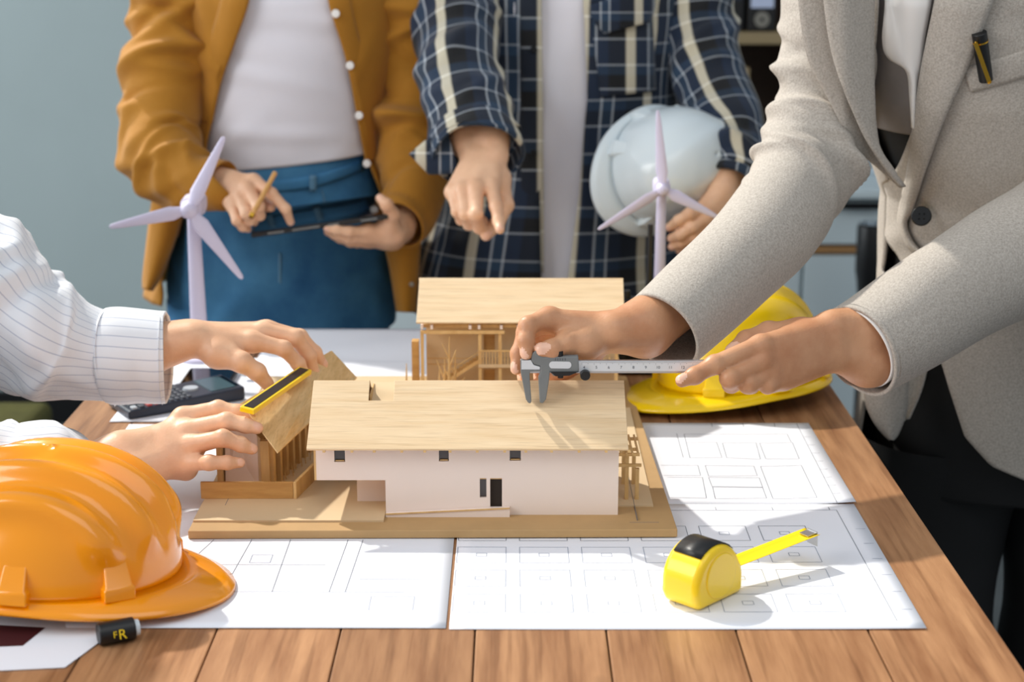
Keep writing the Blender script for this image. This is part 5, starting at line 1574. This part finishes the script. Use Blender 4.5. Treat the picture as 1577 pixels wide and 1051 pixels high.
prD = std_prims(TD, 1.38, [tuple(at(1228, 285, 1.88)), tuple(at(1735, 268, 1.885))], sD, [(x, 2.12) for x in cD])
prD.append((tuple(at(1480, 462, 1.765)), tuple(at(1735, 268, 1.885)), .026, .028))
prD = [(np.array(a, float), np.array(b, float), r, q) for a, b, r, q in prD]
body(pd_, M['skin_tan'], M['nail'], [D_r, D_l], prD)
fD = lambda px, py, o=0.0: TD.front(px, py, o)
def fDl(px, py, o=0.0):
    """front panel hanging free in front of the upper arm"""
    y1 = TD.front(px, py, o)[1]; y2 = 1.862 - o + .00045 * max(0, px - 1300)
    return at(px, py, min(y1, y2))
hair(pd_, (TD.ring(1.4)[0], TD.ring(1.4)[2] - .02, 1.5), M['hair'])
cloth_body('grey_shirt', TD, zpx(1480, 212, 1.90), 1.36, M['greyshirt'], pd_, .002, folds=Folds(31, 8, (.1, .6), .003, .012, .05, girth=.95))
tr_ = cloth_body('trousers', TD, .62, zpx(1480, 205, 1.90), M['blackcloth'], pd_, -.003, folds=Folds(32, 10, (0, .5), .005, .012, .05, girth=.95))  # waist raised so black cloth stands in for shade inside the jacket opening
for x in cD:
    leg('trouser_leg', (x, 2.12, .68), (x, 2.115, .42), (x, 2.13, .03), (.115, .09, .085), M['blackcloth'], tr_, Folds(33, 10, (.2, .8), .006, .014, .04, girth=.56))
    shoe(pd_, x, 2.13, M['black'], (-.5, -.86))
eL = edge_fn([(1347, -230), (1347, 150), (1362, 240), (1394, 285), (1393, 312), (1380, 360), (1390, 420), (1420, 520), (1428, 590), (1410, 640), (1385, 672), (1352, 690), (1338, 700), (1336, 760)], 1.93)
eR = edge_fn([(1470, -230), (1432, 60), (1405, 200), (1390, 300), (1390, 350), (1405, 400), (1440, 480), (1462, 555), (1478, 610), (1502, 680), (1540, 722), (1600, 748), (1690, 765)], 1.93)
jk = cloth_body('suit_jacket', TD, zpx(1480, 752, 1.97), 1.37, M['suit'], pd_, .014, eL, eR, folds=Folds(34, 30, (.1, .9), .006, .02, .09, tilt=(-1.2, 1.2), base=.0015, girth=1.1), thick=.004, n=150, flare=lambda z: .012 * max(0, (.95 - z) / .3))
strip('lapel', [(1262, -60, 1346, -60), (1268, 0, 1346, 0), (1278, 70, 1345, 70), (1296, 130, 1346, 145), (1326, 200, 1352, 220), (1360, 255, 1376, 262), (1387, 287, 1391, 286)], fDl, M['suit'], jk, n=10, sub_n=60, puff=.006, offs=lambda t, s_: .019 + .006 * (1 - t))
strip('front_panel', [(1226, -70, 1345, -70), (1229, 0, 1345, 0), (1243, 88, 1345, 88), (1274, 150, 1346, 160), (1314, 222, 1356, 235), (1352, 258, 1378, 266), (1386, 288, 1394, 288)], fDl, M['suit'], jk, n=14, sub_n=60, puff=.004, offs=.004)
strip('lapel', [(1452, -60, 1552, -60), (1440, 0, 1530, 0), (1420, 100, 1492, 100), (1408, 180, 1456, 180), (1398, 260, 1426, 262), (1386, 318, 1406, 322), (1384, 345, 1396, 345), (1398, 380, 1408, 376), (1428, 402, 1432, 398)], fD, M['suit'], jk, n=10, sub_n=70, puff=.006, offs=lambda t, s_: .019 + .006 * t)
strip('shirt_collar', [(1358, -60, 1436, -60), (1364, 0, 1434, 0), (1360, 60, 1424, 60), (1368, 88, 1420, 96), (1396, 108, 1414, 126), (1402, 150, 1411, 160), (1405, 196, 1409, 200)], fD, M['pearl'], jk, n=10, sub_n=50, puff=.010, offs=.012)
strip('breast_pocket', [(1482, 104, 1496, 142), (1530, 92, 1540, 130), (1600, 70, 1606, 110)], fD, M['suit'], jk, n=8, sub_n=24, puff=.002, offs=.0185)
strip('front_hem', [(1336, 520, 1400, 520), (1332, 560, 1400, 560), (1329, 595, 1398, 600), (1334, 625, 1396, 630), (1346, 650, 1390, 652), (1360, 668, 1382, 670), (1370, 677, 1375, 678)], lambda px, py, o=0.0: at(px, py, 1.962 - o), M['suit'], jk, n=10, sub_n=40, puff=.010, offs=.0)
strip('hem_lining', [(1385, 520, 1446, 500), (1388, 560, 1434, 545), (1390, 600, 1420, 600), (1388, 650, 1400, 645)], lambda px, py, o=0.0: at(px, py, 1.972 - o), M['suit'], jk, n=8, sub_n=20, puff=-.006, offs=.0)
b_ = button(jk, TD.front(1419, 333, .030), .0125, M['black'], (-.3, -1, .3))
p0 = Vector(TD.front(1419, 333, .0325))
for dx, dz in ((-.003, .003), (.003, .003), (-.003, -.003), (.003, -.003)):
    g = G(); q = p0 + Vector((dx, -.0005, dz)); g.cyl(q, q + Vector((0, -.0006, 0)), .0009, n=8); g.build('button_hole', M['metal_black'], b_)
strip('buttonhole_stitch', [(1432, 330, 1432, 333), (1452, 329, 1452, 332)], fD, M['stitch'], jk, n=3, sub_n=6, thick=.001, puff=0, offs=.0165)
# sleeves
fo = Folds(35, 60, (.20, .41), .0075, .0080, .06, tilt=(-.7, .1), base=.0010, girth=.36)
SRp = [(1345, -190, 2.03, .08), (1312, -110, 2.01, .072), (1284, 0, 1.985, .062), (1268, 100, 1.95, .054), (1254, 190, 1.915, .0525), (1230, 278, 1.87, .055), (1188, 346, 1.81, .056), (1120, 422, 1.745, .052), (1060, 477, 1.695, .049), (1018, 513, 1.662, .0475)]
sl1 = sleeve('jacket_sleeve', SRp, M['suit'], jk, fo, n=230, k=90, seam=(.35, 1, -.3), thick=.004)
fo = Folds(36, 26, (.1, .5), .010, .016, .05, tilt=(-.6, .6), base=.0014, girth=.38)
sleeve('jacket_sleeve', [(1720, -150, 1.98, .085), (1760, 0, 1.95, .08), (1770, 150, 1.92, .075), (1730, 270, 1.88, .074), (1640, 350, 1.83, .072), (1540, 410, 1.785, .066), (1440, 468, 1.74, .060), (1342, 527, 1.698, .0545), (1322, 539, 1.688, .054)], M['suit'], jk, fo, n=200, k=80, seam=(.2, 1, -.2), thick=.004)
sleeve('shirt_cuff', [(1375, 508, 1.71, .047), (1352, 519, 1.703, .047), (1324, 536, 1.69, .0475)], M['pearl'], pd_, None, n=12, seam=(.2, 1, -.2), thick=.002)
# pen in the breast pocket
pn = thing('pen', TD.front(1510, 90, .024), 'black pen with gold clip in the suit breast pocket', 'pen')
a, b = TD.front(1508, 50, .028), TD.front(1519, 128, .020)
g = G(); g.cyl(a, a + (b - a) * .95, .0085, .0078, 20); bev(g.build('barrel', M['black'], pn, smooth=True), .0008)
g = G(); g.cyl(a + (b - a) * .16, a + (b - a) * .19, .0088, .0088, 20); g.build('cap_band', M['gold'], pn, smooth=True)
c0p, c1p = TD.front(1502, 66, .040), TD.front(1524, 128, .034)
g = G(); g.bar(c0p, c1p, .0046, .0016, up=(0, -1, 0)); g.cyl(c0p + (c1p - c0p) * .97, c1p, .0022, .0022, 10); g.bar(c0p, a + (b - a) * .18, .003, .0014, up=(0, -1, 0)); g.build('clip', M['gold'], pn)
